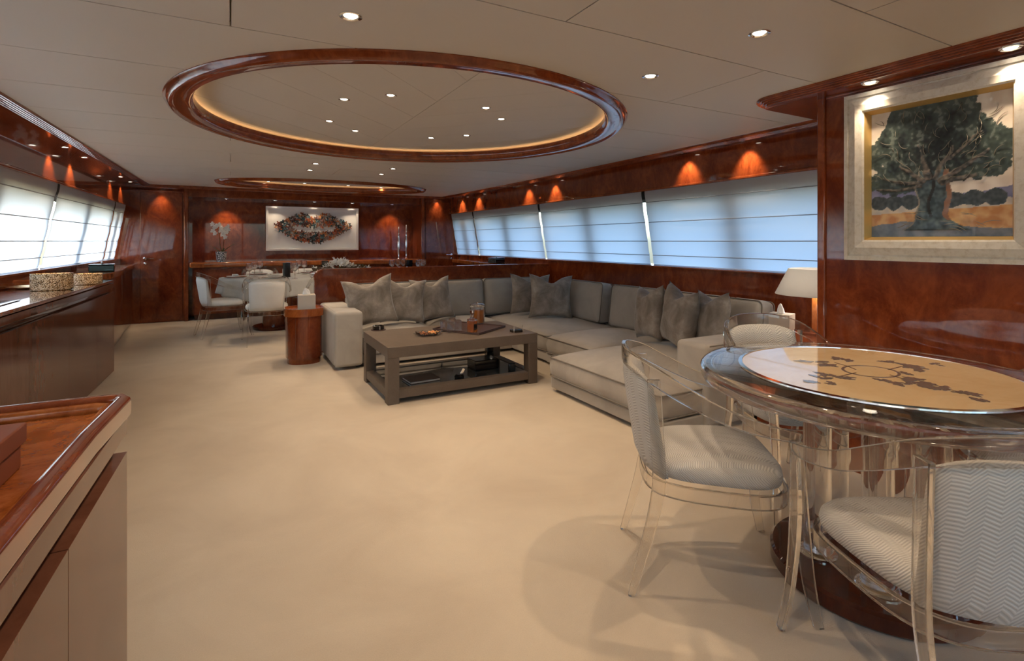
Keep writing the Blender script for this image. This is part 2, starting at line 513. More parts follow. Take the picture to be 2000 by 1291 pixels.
# ceiling rings of varnished moulding
def ring(name, cx, cy, rx, ry, seg=96):
    # outer rounded moulding, flat underside, inner lip rising to the cove
    prof = [(0.0, ZC + .03), (0.0, ZC - .004), (-.008, ZC - .012), (-.014, ZC - .030), (-.030, ZC - .040), (-.045, ZC - .036), (-.052, ZC - .030),
            (-.115, ZC - .030), (-.130, ZC - .022), (-.135, ZC - .006), (-.150, ZC + .004), (-.156, ZC + .026), (-.150, ZC + .044), (-.142, ZC + .044), (-.140, ZC + .028), (-.08, ZC + .028)]
    vs, fs, n = [], [], len(prof)
    for i in range(seg):
        a = 2 * PI * i / seg
        vs += [(cx + (rx + o) * math.cos(a), cy + (ry + o) * math.sin(a), z) for o, z in prof]
    for i in range(seg):
        j = (i + 1) % seg
        for k in range(n): fs.append((i * n + k, j * n + k, j * n + (k + 1) % n, i * n + (k + 1) % n))
    m = MB(); m.add(vs, fs)
    return m.build(name, MAHOG_T, None, smooth=True, auto=40)
def halfplane(poly, a, b, c):
    out = []
    for i in range(len(poly)):
        p, q = poly[i], poly[(i + 1) % len(poly)]
        dp, dq = a * p[0] + b * p[1] - c, a * q[0] + b * q[1] - c
        if dp <= 0: out.append(p)
        if (dp < 0) != (dq < 0) and abs(dp - dq) > 1e-9:
            t = dp / (dp - dq); out.append((p[0] + (q[0] - p[0]) * t, p[1] + (q[1] - p[1]) * t))
    return out
def recess(root, cx, cy, rx, ry, zt, pitch):
    # shallow well: wall and soffit made of chevron planks
    m = MB(); prof = [(0.0, ZC + .01), (0.0, zt + .02), (.02, zt + .02), (.02, ZC + .01)]; seg = 96
    vs, fs = [], []
    for i in range(seg):
        a = 2 * PI * i / seg
        vs += [(cx + (rx - .02 + o) * math.cos(a), cy + (ry - .02 + o) * math.sin(a), z) for o, z in prof]
    for i in range(seg):
        j = (i + 1) % seg
        for k in range(4): fs.append((i * 4 + k, j * 4 + k, j * 4 + (k + 1) % 4, i * 4 + (k + 1) % 4))
    m.add(vs, fs); w = m.build('cove_wall', CEILM, root, smooth=True, auto=40)
    for side in (-1, 1):
        for k in range(-8, 9):
            poly = [(cx + (rx - .022) * math.cos(2 * PI * i / 96), cy + (ry - .022) * math.sin(2 * PI * i / 96)) for i in range(96)]
            poly = halfplane(poly, -side, 0, -side * cx - 0.0015)
            c0 = cy - side * 0 + k * pitch
            # lines y - (-side)*(x-cx) = c : left half slopes up towards the centre line
            poly = halfplane(poly, side, 1, side * cx + c0 + pitch - .0015)
            if len(poly) > 2: poly = halfplane(poly, -side, -1, -(side * cx + c0) - .0015)
            if len(poly) > 2:
                MB().prism(poly, zt, zt + .015).build('ceiling_panel', CEILM, root)
tr1 = struct(ring('trim_1', RC[0], RC[1], RR, RR)); recess(tr1, RC[0], RC[1], RR, RR, 2.165, 0.49)
tr2 = struct(ring('trim_2', EC[0], EC[1], EX, EY)); recess(tr2, EC[0], EC[1], EX, EY, 2.165, 0.49)
# cove light strip lying on the lip of each ring
for t, (cx, cy, rx, ry) in ((tr1, (RC[0], RC[1], RR - .115, RR - .115)), (tr2, (EC[0], EC[1], EX - .115, EY - .115))):
    MB().tube([(cx + rx * math.cos(a * PI / 48), cy + ry * math.sin(a * PI / 48), ZC + .036) for a in range(96)], .004, 6, closed=True).build('cove_light', SMALLGLOW, t, smooth=True)

# ------------------------------------------------------------------ side walls
# crown moulding: three grooved steps between the ceiling and the soffit
crown_p = [(0, ZC + .02), (0, ZC - .010)]
for k_ in range(5):
    o_ = .004 + k_ * .0125
    crown_p += [(o_, ZC - .016 - k_ * .0045), (o_ + .007, ZC - .018 - k_ * .0045), (o_ + .009, ZC - .006 - k_ * .003)]
crown_p += [(.066, ZC - .036), (.072, ZS), (.080, ZS), (.080, ZC + .02)]
struct(sweep(crown_p, xl, YA, YF, -1, 10).build('trim_3', MAHOG_T, None, smooth=True, auto=35))
struct(sweep(crown_p, xr, 1.9, YF, 1, 16).build('trim_4', MAHOG_T, None, smooth=True, auto=35))
wl = sroot('wall_left'); wr = sroot('wall_right')
def side(root, base, sgn, y0, y1, xout):
    sweep(rectp(.06, .30, ZS, ZS + .03), base, y0, y1, sgn).build('soffit', MAHOG, root)
    f = (lambda y: base(y) + sgn * (0.275 if sgn < 0 else 0.205))
    sweep(rectp(0, .03, 1.80, ZS + .02), f, y0, y1, sgn).build('fascia_panel', MAHOG, root)
    sweep(rectp(-.012, .04, 1.775, 1.80), f, y0, y1, sgn).build('lower_moulding', MAHOG_T, root, bevel=.006)
    sweep(rectp(.10, .40, 1.70, ZS + .02), f, y0, y1, sgn).build('header', DARKM, root)
    sweep(rectp(.12, .40, .0, .975), f, y0, y1, sgn).build('lower_panel', MAHOG, root)
    sweep(rectp(.112, .42, .975, .992), f, y0, y1, sgn).build('window_sill', MAHOG_T, root, bevel=.004)
    return f
side(wl, xl, -1, YA, YF, 0); side(wr, xr, 1, 1.8, YF, 0)
# windows: frame, mullions, panes ; blinds hang inside
def window(idx, f, sgn, y0, y1):
    r = sroot('window_%d' % idx)
    def pt(o, z, y): return (f(y) + sgn * o, y, z)
    zt, zb, ot, ob = 1.70, .99, .17, .29
    m = MB()
    for a, b in ((y0, y0 + .08), (y1 - .08, y1), ((y0 + y1) / 2 - .09, (y0 + y1) / 2 + .09)):
        vs = [pt(ot + d, zt, y) for y in (a, b) for d in (0, .05)] + [pt(ob + d, zb, y) for y in (a, b) for d in (0, .05)]
        MB().add(vs, [(0, 1, 3, 2), (4, 6, 7, 5), (0, 4, 5, 1), (2, 3, 7, 6), (0, 2, 6, 4), (1, 5, 7, 3)]).build('mullion', DARKM, r)
    for a, b in ((y0 + .08, (y0 + y1) / 2 - .09), ((y0 + y1) / 2 + .09, y1 - .08)):
        MB().add([pt(ot + .03, zt, a), pt(ot + .03, zt, b), pt(ob + .03, zb, b), pt(ob + .03, zb, a)], [(0, 1, 2, 3)]).build('window_pane', PANE, r)
def blind(f, sgn, y0, y1, label, group):
    ym = (y0 + y1) / 2
    t = thing('roman_blind', label, 'blind', (f(ym) + sgn * .02, ym, .99), 0, group)
    ox, oy, oz = t.location
    seams = [1.785, 1.66, 1.45, 1.25, 1.10, 0.998]
    def off(z): return lerp(.155, .015, (z - 1.0) / .785)
    rows, ny = [], 14
    for s in range(5):
        for k in range(6):
            u = k / 6; z = lerp(seams[s], seams[s + 1], u)
            rows.append((z, -.006 * math.sin(PI * u)))
    rows.append((seams[-1], 0))
    vs, fs = [], []
    for z, bl in rows:
        for j in range(ny + 1):
            y = lerp(y0, y1, j / ny)
            wob = .006 * noise.noise(Vector((y * 1.7, z * 2.5, sgn * 3)))
            vs.append((f(y) + sgn * (off(z) + bl + wob) - ox, y - oy, z + (0.004 * math.sin(y * 3) if z < 1.05 else 0) - oz))
    for i in range(len(rows) - 1):
        for j in range(ny): fs.append((i * (ny + 1) + j, i * (ny + 1) + j + 1, (i + 1) * (ny + 1) + j + 1, (i + 1) * (ny + 1) + j))
    MB().add(vs, fs).build('blind_fabric', BLIND, t, smooth=True)
    for z in seams[1:5]:
        MB().tube([(f(y) + sgn * (off(z) - .004) - ox, y - oy, z - oz) for y in (y0 + .005, ym, y1 - .005)], .0045, 6).build('dowel', DOWEL, t)
    MB().tube([(f(y) + sgn * (off(.998) - .002) - ox, y - oy, .998 - oz) for y in (y0, ym, y1)], .007, 6).build('bottom_bar', BLIND, t)
DOWEL = pbr('blind_rod', (0.30, 0.34, 0.40), 0.6)
LB = [(8.72, 9.36), (6.26, 8.66), (3.80, 6.19), (1.30, 3.74), (-1.2, 1.24)]  # last two bays are unseen, included for their daylight and reflections
for i, (a, b) in enumerate(LB):
    window(i + 1, fl, -1, a - .03, b + .03)
lab = ['short roman blind in the far left corner beside the left door', 'glowing white roman blind above the green box, left windows', 'large bright roman blind at the left edge of the photo',
       'unseen roman blind on the left windows nearest the foreground cabinet', 'unseen aftmost roman blind on the left windows']
for (a, b), l in zip(LB, lab): blind(fl, -1, a, b, l, 'left window blinds')
RB = [(8.52, 9.42), (6.33, 8.47), (4.19, 6.28), (2.02, 4.14)]
for i, (a, b) in enumerate(RB): window(i + 6, fr, 1, a - .03, b + .03)
lab = ['narrow blue-lit roman blind at the far end of the right windows', 'second blue-lit roman blind from the far end, right windows', 'blue-lit roman blind above the sofa corner pillows',
       'widest blue-lit roman blind, right windows beside the tree painting']
for (a, b), l in zip(RB, lab): blind(fr, 1, a, b, l, 'right window blinds')

# ------------------------------------------------------------------ far wall with sideboard niche and two doors
wf = sroot('wall_far')
MB().box(-1.9, -.60, YF, YF + .12, 0, ZC).build('wall_panel', MAHOG, wf)
MB().box(-.60, 3.22, 9.98, 10.1, 0, ZC).build('niche_panel', MAHOG, wf)
MB().box(3.22, 4.4, YF - .1, YF + .1, 0, ZC).build('wall_panel', MAHOG, wf)
MB().box(-.635, -.575, 9.5, 10.0, 0, ZC).build('pilaster', MAHOG_T, wf, bevel=.012, bseg=3)
MB().box(3.185, 3.245, 9.44, 10.0, 0, ZC).build('pilaster', MAHOG_T, wf, bevel=.012, bseg=3)
MB().box(-.58, 3.2, 9.56, 9.60, 1.95, ZC + .01).build('cornice_board', MAHOG_T, wf, bevel=.005)
MB().box(-.58, 3.2, 9.60, 10.0, 1.95, 1.97).build('niche_soffit', MAHOG, wf)
MB().box(-1.4, 3.9, 9.36, 9.62, ZS - .01, ZC + .02).build('soffit', MAHOG, wf)
MB().box(-1.4, 3.9, 9.34, 9.37, ZS - .025, ZC + .02).build('cornice_moulding', MAHOG_T, wf, bevel=.006)
MB().box(-1.45, -.64, YF - .03, YF, 2.0, 2.03).build('door_head_trim', MAHOG_T, wf, bevel=.005)
def door(name, x0, x1, y, hx, hdir):
    d = struct(MB().box(x0, x1, y - .035, y, .012, 2.0).build(name, MAHOG, None, bevel=.004))
    MB().box(x0 - .02, x0 - .003, y - .02, y, .0, 2.02).build('door_jamb', MAHOG_T, d)
    MB().box(x1 + .003, x1 + .02, y - .02, y, .0, 2.02).build('door_jamb', MAHOG_T, d)
    h = MB(); yy = y - .035
    h.lathe([(.024, 0), (.024, .008), (.010, .012), (.010, .045)], 16, Matrix.Translation((hx, yy, .985)) @ Matrix.Rotation(PI / 2, 4, 'X'))
    h.tube([(hx, yy - .045, .985), (hx + hdir * .04, yy - .048, .986), (hx + hdir * .12, yy - .046, .985)], .010, 8)
    h.build('door_handle', CHROME, d, smooth=True, auto=40)
    MB().lathe([(.020, 0), (.020, .008), (.008, .012)], 16, Matrix.Translation((hx, yy, .91)) @ Matrix.Rotation(PI / 2, 4, 'X')).build('lock_cylinder', CHROME, d, smooth=True, auto=40)
    return d
door('door_1', -1.20, -.66, YF, -1.14, 1)
door('door_2', 3.28, 3.85, YF - .1, 3.80, -1)

# ------------------------------------------------------------------ aft end (behind the camera): unseen glazed doors added as daylight fill from behind
wa = sroot('wall_aft')
MB().box(-2.0, -.9, YA - .1, YA, 0, ZC + .1).build('wall_panel', MAHOG, wa)
MB().box(3.0, 4.4, YA - .1, YA, 0, ZC + .1).build('wall_panel', MAHOG, wa)
MB().box(-.9, 3.0, YA - .1, YA, 1.95, ZC + .1).build('wall_panel', MAHOG, wa)
wd = sroot('fill_door_3')
for x in (-.9, .4, 1.7): 
    MB().box(x, x + .05, YA - .08, YA - .04, 0, 1.95).build('fill_door_stile', CHROME, wd)
    MB().box(x + .05, x + 1.3, YA - .063, YA - .057, 0, 1.95).build('window_pane', PANE, wd)

# ------------------------------------------------------------------ right foreground wall, its soffit and moulding
XW, YE = 2.97, 1.77
wn_ = sroot('wall_near')
MB().box(XW, 4.3, YA, YE - .03, 0, 2.07).build('wall_panel', MAHOG, wn_)
MB().box(XW - .018, XW + .03, YE - .045, YE, 0, 2.07).build('corner_post', MAHOG_T, wn_, bevel=.012, bseg=3)
MB().box(XW + .02, 4.3, YE - .04, YE - .005, 0, 2.07).build('end_panel', MAHOG, wn_)
def soff_poly(off):
    p = [(4.2, YA), (4.2, 2.12 - off)]
    cx, cy, r = 2.76 + .17, 2.10 - .17, .17 - off
    for k in range(9):
        a = PI / 2 + (PI / 2) * k / 8
        p.append((cx + r * math.cos(a), cy + r * math.sin(a) + (0 if k else 0)))
    p.append((2.76 + off, YA))
    return p
m = MB()
for i, (o, z0, z1) in enumerate([(0.0, ZC - .010, ZC + .03), (.006, ZC - .018, ZC), (.018, ZC - .012, ZC), (.020, ZC - .026, ZC), (.032, ZC - .020, ZC), (.034, ZC - .034, ZC), (.046, ZC - .028, ZC), (.048, ZC - .042, ZC), (.060, ZC - .040, ZC)]):
    m.prism(soff_poly(o), z0, z1)
struct(m.build('trim_5', MAHOG_T, None, bevel=.002))
MB().box(XW - .012, XW + .02, YA, YE - .05, ZC - .05, ZC - .038).build('wall_moulding', MAHOG_T, wn_, bevel=.003)

# ------------------------------------------------------------------ downlights
fix0 = None
def spot(loc, power, size, blend=0.6, target=None, parent=None, col=WARM, rad=.02):
    l = bpy.data.lights.new('lamp_beam', 'SPOT'); l.energy = power; l.spot_size = math.radians(size); l.spot_blend = blend
    l.color = col; l.shadow_soft_size = rad
    o = bpy.data.objects.new('lamp_beam', l); C.objects.link(o)
    o.location = loc
    if target is not None:
        o.rotation_euler = (Vector(target) - Vector(loc)).to_track_quat('-Z', 'Y').to_euler()
    return o
def downlight(x, y, z, label, group, power, size=110, r=.042, target=None, blend=.7):
    global fix0
    if fix0 is None:
        fix0 = thing('downlight', label, 'light', (x, y, z), 0, group)
        MB().lathe([(.030, .004), (.030, -.002), (.036, -.006), (.042, -.004), (.043, .004)], 28).build('bezel', CHROME, fix0, smooth=True, auto=50)
        MB().lathe([(0, -.001), (.022, -.001), (.030, .001), (.030, .004), (0, .004)], 24).build('lamp_lens', LENS, fix0, smooth=True)
        f = fix0
    else: f = dup(fix0, (x, y, z), 0, label, group)
    f.scale = (r / .042,) * 3
    spot((x, y, z - .012), power, size, blend, target or (x, y, 0))
    return f
for x, y, l in [(.408 * .977, 2.052 * .977, 'ceiling downlight left of the big ring near the top edge'),
                (1.94 * .977, 1.402 * .977, 'largest ceiling downlight nearest the painting wall'),
                (1.94 * .977, 2.041 * .977, 'ceiling downlight just right of the big ring'),
                (.82, 6.0, 'left nearer one of four ceiling downlights beyond the big ring'), (.835, 6.58, 'left farther one of four ceiling downlights beyond the big ring'),
                (1.67, 5.98, 'right nearer one of four ceiling downlights beyond the big ring'), (1.68, 6.55, 'right farther one of four ceiling downlights beyond the big ring')]:
    downlight(x, y, ZC, l, 'ceiling downlights', K_CEIL)
for x, y, l in [(.41, .6, 'left, just behind the photo edge'), (1.94, .35, 'right, just behind the photo edge'), (.41, -1.2, 'left, by the added aft doors'), (1.94, -1.2, 'right, by the added aft doors')]:  # extra unseen downlights, added to light the near end of the room
    downlight(x, y, ZC, 'added unseen ceiling downlight behind the viewpoint, ' + l, 'added aft ceiling downlights', K_CEIL)
rl = [((.643, 3.442), 'front left outer'), ((.881, 3.207), 'front left inner'), ((1.539, 3.2), 'front right inner'), ((1.781, 3.439), 'front right outer'),
      ((.661, 4.123), 'rear left outer'), ((.908, 4.381), 'rear left inner'), ((1.56, 4.362), 'rear right inner'), ((1.791, 4.112), 'rear right outer')]
for (x, y), l in rl:
    downlight(x, y, 2.165, 'small downlight inside the big ring, %s of the circle of eight' % l, 'ring downlights', K_RING, r=.036)
for x, l in [(.51, 'leftmost'), (1.03, 'second from the left'), (1.70, 'third from the left'), (2.24, 'rightmost')]:
    downlight(x, 8.75, 2.165, 'small downlight inside the far oval ring, ' + l, 'oval ring downlights', 14, r=.036)
names_l = ['nearest', 'second nearest', 'third nearest', 'farthest']
for (y, l) in zip([5.89, 6.515, 8.25, 8.90], names_l):
    x = xl(y) - .165
    downlight(x, y, ZS, 'soffit downlight above the left windows, %s of the four in view' % l, 'left soffit downlights', K_WASH, 78, .036, (fl(y), y, 1.80), .8)
for y, l in [(2.9, 'third from the aft end'), (3.5, 'fourth from the aft end'), (-.2, 'nearest the aft end'), (.4, 'second from the aft end')]:  # out-of-view pairs, added for the light and reflections they give
    x = xl(y) - .165
    downlight(x, y, ZS, 'added unseen left soffit downlight, ' + l, 'added near left soffit downlights', K_WASH, 78, .036, (fl(y), y, 1.80), .8)
for (y, l) in zip([2.84, 3.505, 5.84, 6.53, 8.2, 8.88], ['nearest the painting wall', 'second from the painting wall', 'third from the painting wall', 'fourth from the painting wall', 'fifth from the painting wall', 'farthest from the painting wall']):
    x = xr(y) + .095
    downlight(x, y, ZS, 'soffit downlight above the right windows, ' + l, 'right soffit downlights', K_WASH, 78, .036, (fr(y), y, 1.80), .8)
for y, l in [(1.44, 'soffit downlight over the left corner of the tree painting'), (.90, 'soffit downlight over the right half of the tree painting')]:
    downlight(2.86, y, ZC - .042, l, 'painting downlights', 14, 80, .04, (2.95, y, 1.3), .8)
for px, l, pw in [(-.06, 'niche downlight above the orchid', 24), (.68, 'niche downlight over the left end of the lips artwork', 8), (1.32, 'niche downlight over the middle of the lips artwork', 8),
              (1.98, 'niche downlight over the right end of the lips artwork', 8), (2.72, 'niche downlight above the tall candlesticks', 24)]:
    downlight(px, 9.80, 1.95, l, 'niche downlights', pw, 96, .036, (px, 9.80, 0), .8)
downlight(-.93, 9.47, ZS - .012, 'downlight above the left door', 'door downlights', 16, 70, .036, (-.93, 9.6, 1.2), 1.0)
downlight(3.50, 9.42, ZS - .012, 'downlight above the right door', 'door downlights', 14, 70, .036, (3.50, 9.5, 1.2), 1.0)

#PART2
# ------------------------------------------------------------------ left cabinets (front line drifts 0.027 m per metre)
def cabinet_run(name, label, y0, y1, xf, xb, seams, tray=False, slope=.027, yref=None):
    """xf(y) front line of the worktop, xb back x"""
    t = thing(name, label, 'cabinet', (0, 0, 0))
    def q(off, ya, yb, z0, z1, back=None):
        bk = xb if back is None else back
        return [(bk, ya, z0), (xf(ya) + off, ya, z0), (xf(yb) + off, yb, z0), (bk, yb, z0), (bk, ya, z1), (xf(ya) + off, ya, z1), (xf(yb) + off, yb, z1), (bk, yb, z1)]
    F = [(0, 3, 2, 1), (4, 5, 6, 7), (0, 1, 5, 4), (1, 2, 6, 5), (2, 3, 7, 6), (3, 0, 4, 7)]
    MB().add(q(-.05, y0 + .01, y1 - .02, .08, .84), F).build('body', MAHOG_D, t)
    MB().add(q(-.09, y0 + .01, y1 - .07, .0, .08), F).build('plinth', MAHOG_D, t)
    ss = [y0] + seams + [y1]
    for a, b in zip(ss, ss[1:]):
        m = MB(); vs = []
        for z in (.015, .766):
            vs += [(xf(a) - .05, a + .0015, z), (xf(a) + .001, a + .0015, z), (xf(b) + .001, b - .0015, z), (xf(b) - .05, b - .0015, z)]
        dd = MB().add(vs, F).build('door', LACQ, t)
    # dark recessed finger rail and the band above it
    for z0, z1, o, mt, nm in ((.767, .804, -.026, MAHOG_D, 'finger_rail'), (.805, .852, .001, LACQ, 'apron')):
        vs = []
        for z in (z0, z1): vs += [(xf(y0) - .06, y0, z), (xf(y0) + o, y0, z), (xf(y1) + o, y1, z), (xf(y1) - .06, y1, z)]
        MB().add(vs, F).build(nm, mt, t, bevel=.004)
    if not tray:
        MB().add(q(0, y0, y1, .857, .880), F).build('worktop', TOPW, t, bevel=.005, bseg=3)
    return t
xf1 = lambda y: -.98 + (y - 6.0) * .027
cabinet_run('low_cabinet', 'long glossy mahogany cabinet under the left windows with flat worktop', 2.15, 6.15, xf1, -1.50, [2.47, 3.24, 4.0, 4.76, 5.52])
xf2 = lambda y: -.21 - (1.47 - y) * .034
c2 = cabinet_run('tray_top_cabinet', 'foreground cabinet with honey burl tray top at the lower left corner', -1.6, 1.47, xf2, -1.50, [-1.0, -.42, .20, .62, 1.046], tray=True)
def q4(x0a, x1a, y0, x0b, x1b, y1, z0, z1):
    vs = []
    for z in (z0, z1): vs += [(x0a, y0, z), (x1a, y0, z), (x1b, y1, z), (x0b, y1, z)]
    return vs, [(0, 3, 2, 1), (4, 5, 6, 7), (0, 1, 5, 4), (1, 2, 6, 5), (2, 3, 7, 6), (3, 0, 4, 7)]
m = MB(); m.add(*q4(-1.5, xf2(-1.6), -1.6, -1.5, xf2(1.47), 1.47, .856, .872)); m.build('worktop', HONEY, c2)
path = [(x_, y_, .877) for x_, y_ in ((-1.5, 1.50), (-.9, 1.485), (-.25, 1.468), (-.222, 1.462), (-.212, 1.44), (xf2(1.2) - .012, 1.2), (xf2(.4) - .012, .4), (xf2(-1.6) - .012, -1.6))]
m = MB(); m.band(path, .048, .030); m.build('raised_rim', MAHOG_T, c2, smooth=False, bevel=.011, bseg=4)
m = MB(); m.tube([(-1.5, 1.478, .880), (-.26, 1.446, .880), (-.236, 1.43, .880), (xf2(-1.6) - .034, -1.6, .880)], .012, 8); m.build('inner_bead', HONEY, c2, smooth=True)
# rust box on the tray top
bx = thing('lidded_box', 'rust leather lidded box on the foreground burl tray top', 'box', (-.437, .985, .8725), math.radians(-2))
MB().box(-.125, .125, -.168, .168, 0, .042).build('body', RUSTBOX, bx, bevel=.003)
MB().box(-.131, .131, -.174, .174, .042, .074).build('lid', RUSTBOX, bx, bevel=.003)

# ------------------------------------------------------------------ curved corner counters
def curved_counter(name, label, base, sgn, pts, pbase, y1):
    t = thing(name, label, 'counter', (0, 0, 0))
    def poly(p, bo):
        P = smoothpath([(x, y, 0) for x, y in p], 6)
        out = [(v.x, v.y) for v in P]
        bk = [(base(y1) + sgn * bo, y1), (base(p[0][1]) + sgn * bo, p[0][1])]
        out = out + bk
        return out
    MB().prism(poly(pts, .12), .832, .90).build('top', HONEY, t, bevel=.012, bseg=3)
    MB().prism(poly([(x - sgn * -.025, y) for x, y in pts], .12), .06, .830).build('body', MAHOG, t, smooth=True, auto=30)
    MB().prism(poly(pbase, .12), 0, .06).build('plinth', MAHOG_D, t, smooth=True, auto=30)
    return t
curved_counter('corner_counter', 'curved mahogany counter before the left door, green box on it', fl, -1, [(-1.30, 6.18), (-1.23, 6.7), (-1.165, 7.1), (-1.155, 7.5), (-1.195, 8.2), (-1.25, 8.8), (-1.28, 9.58)],
               [(-1.36, 6.18), (-1.28, 6.7), (-1.215, 7.1), (-1.205, 7.5), (-1.235, 8.2), (-1.28, 8.8), (-1.31, 9.58)], 9.58)
curved_counter('corner_counter', 'curved mahogany counter in the far right corner behind the partition', fr, 1, [(3.62, 6.22), (3.60, 6.5), (3.58, 7.0), (3.62, 7.6), (3.70, 8.2), (3.77, 8.8), (3.80, 9.44)],
               [(3.70, 6.22), (3.68, 6.5), (3.67, 7.0), (3.70, 7.6), (3.75, 8.2), (3.80, 8.8), (3.82, 9.44)], 9.44)
def green_box(x, y, rz, label, mat):
    t = thing('lacquer_box', label, 'box', (x, y, .90), rz)
    MB().box(-.118, .118, -.08, .08, 0, .072).build('body', mat, t, bevel=.012, bseg=3)
    MB().box(-.121, .121, -.083, .083, .074, .086).build('lid', mat, t, bevel=.004)
    MB().lathe([(.008, .086), (.005, .095), (.012, .103), (.012, .110), (0, .116)], 12).build('finial', CHROME, t, smooth=True)
    return t
green_box(-1.30, 7.50, .10, 'dark green lacquer box on the curved left counter', GREEN)
green_box(3.72, 7.35, .4, 'black lacquer box on the curved counter in the far right corner', BLACK)
# mosaic glass vessels, plate, paper on the low cabinet
def vessel(x, y, sx, sy, h, label):
    t = thing('mosaic_hurricane', label, 'candle holder', (x, y, .881), math.radians(12), 'gold mosaic candle vessels')
    MB().lathe([(.115, 0), (.125, .004), (.125, h), (.121, h), (.121, .008), (0, .008)], 40, None, sx, sy).build('vessel', MOSAIC, t, smooth=True, auto=40)
    for dx in (-.045, .045):
        c = MB().lathe([(.019, .009), (.019, .032), (0, .032)], 14, Matrix.Translation((dx * sx, 0, 0))).build('candle', PETAL, t, smooth=True, auto=40)
        MB().sphere((dx * sx, 0, .046), .006, 8, 6, (1, 1, 2)).build('flame', FLAME, c, smooth=True)
    p = bpy.data.lights.new('candle_glow', 'POINT'); p.energy = .9; p.color = (1, .62, .28); p.shadow_soft_size = .03
    o = bpy.data.objects.new('candle_glow', p); C.objects.link(o); o.location = (x, y, .94)
FLAME = pbr('flame', (1, .6, .2), .5, emit=(1, .6, .22), es=20)
vessel(-1.185, 5.10, 1.0, .62, .125, 'larger oval gold mosaic candle vessel on the left cabinet')
vessel(-1.07, 5.62, .80, .5, .092, 'smaller oval gold mosaic candle vessel behind the larger one')
t = thing('shallow_dish', 'flat dark dish left of the gold mosaic vessels on the cabinet', 'dish', (-1.36, 5.38, .881), 0)
MB().lathe([(.09, 0), (.16, .012), (.163, .016), (.155, .014), (.09, .004), (0, .004)], 32).build('bowl', BRASS, t, smooth=True, auto=40)
t = MB().box(-.15, .15, -.2, .2, 0, .004).build('desk_mat', SMOKE, None, bevel=.001)
t.location = (-1.30, 4.1, .881); tag(t, 'dark flat document mat near the left edge on the cabinet', 'mat')

# ------------------------------------------------------------------ far sideboard and what stands on it
sb = thing('sideboard', 'long mahogany sideboard along the far niche wall', 'sideboard', (1.3, 9.7, 0))
def rel(o, x, y, z=0): return (x - o.location[0], y - o.location[1], z - o.location[2])
MB().box(-1.82, 1.85, -.16, .27, .09, .83).build('body', MAHOG, sb)
MB().box(-1.80, 1.83, -.12, .27, 0, .09).build('plinth', MAHOG_D, sb)
MB().box(-1.86, 1.87, -.23, .27, .83, .915).build('top', TOPW, sb, bevel=.025, bseg=4)
for k in range(7):
    x0 = -1.80 + k * .52
    MB().box(x0 + .003, x0 + .517, -.178, -.16, .10, .80).build('door', MAHOG, sb, bevel=.003)
# orchid
orc = thing('potted_orchid', 'white orchid in a black-and-white mosaic pot on the sideboard', 'plant', (-.13, 9.62, .915))
def potmat():
    m = pbr('mosaic_pot', (.8, .8, .8), .3)
    nt, b = nodes_of(m); v = coords(nt, geo=False)
    vo = nt.nodes.new('ShaderNodeTexVoronoi'); vo.inputs['Scale'].default_value = 45; vo.feature = 'DISTANCE_TO_EDGE'
    nt.links.new(v, vo.inputs['Vector'])
    r = ramp(nt, vo.outputs['Distance'], [(.10, (.03, .05, .06)), (.16, (.75, .76, .76))])
    nt.links.new(r.outputs[0], b.inputs['Base Color'])
    return m
MB().lathe([(.065, 0), (.082, .15), (.085, .165), (.075, .165), (.072, .13), (0, .13)], 24).build('pot', potmat(), orc, smooth=True, auto=40)
fr_ = random.Random(3)
def petal_mesh():
    m = MB()
    for k in range(5):
        a = 2 * PI * k / 5 + .3; l, w = (.042, .030) if k % 2 else (.036, .022)
        M = Matrix.Rotation(a, 4, 'Z')
        m.add([(0, 0, 0), (l * .5, -w * .6, .006), (l * .9, -w * .35, .004), (l, 0, 0), (l * .9, w * .35, .004), (l * .5, w * .6, .006)], [(0, 1, 2, 3, 4, 5)], M)
        m.add([(0, 0, -.002), (l * .5, -w * .6, .004), (l * .9, -w * .35, .002), (l, 0, -.002), (l * .9, w * .35, .002), (l * .5, w * .6, .004)], [(5, 4, 3, 2, 1, 0)], M)
    m.sphere((0, 0, .006), .007, 6, 4)
    return m
st = [[(0, 0, .14), (-.02, 0, .30), (-.035, -.01, .45), (-.06, -.02, .56), (-.10, -.02, .62)], [(.02, 0, .14), (.03, -.01, .30), (.05, -.01, .42), (.07, -.02, .52), (.13, -.03, .58)]]
for i, s in enumerate(st):
    sp = smoothpath(s, 5)
    so = MB().tube(sp, .004, 6).build('flower_stem', STEM, orc, smooth=True)
p0 = None
spots = [(-.13, .61), (-.10, .55), (-.125, .50), (-.09, .46), (-.03, .60), (.0, .55), (.03, .50), (.06, .54), (.10, .57), (.11, .52), (.02, .44), (.06, .40), (.045, .46), (-.07, .58), (.08, .48), (-.005, .50)]
for i, (x, z) in enumerate(spots):
    if p0 is None: p0 = petal_mesh().build('orchid_flower', PETAL, orc); o = p0
    else: o = p0.copy(); C.objects.link(o); o.parent = orc
    o.location = (x * .95, -.03 - .02 * fr_.random(), z * 1.0)
    o.rotation_euler = (PI / 2 + fr_.uniform(-.4, .4), fr_.uniform(-.4, .4), fr_.uniform(-.5, .5)); o.scale = (1.0,) * 3
for a, l in ((.3, .24), (2.6, .16), (-.5, .20), (3.4, .20), (1.2, .14)):
    P = [(math.cos(a) * l * u * .8, math.sin(a) * l * u * .3, .13 + l * (.9 * u - .25 * u * u)) for u in (0, .25, .5, .75, 1)]
    MB().band(P, .003, .03, ts=[.012, .03, .032, .022, .003]).build('leaf', LEAF, orc, smooth=True)
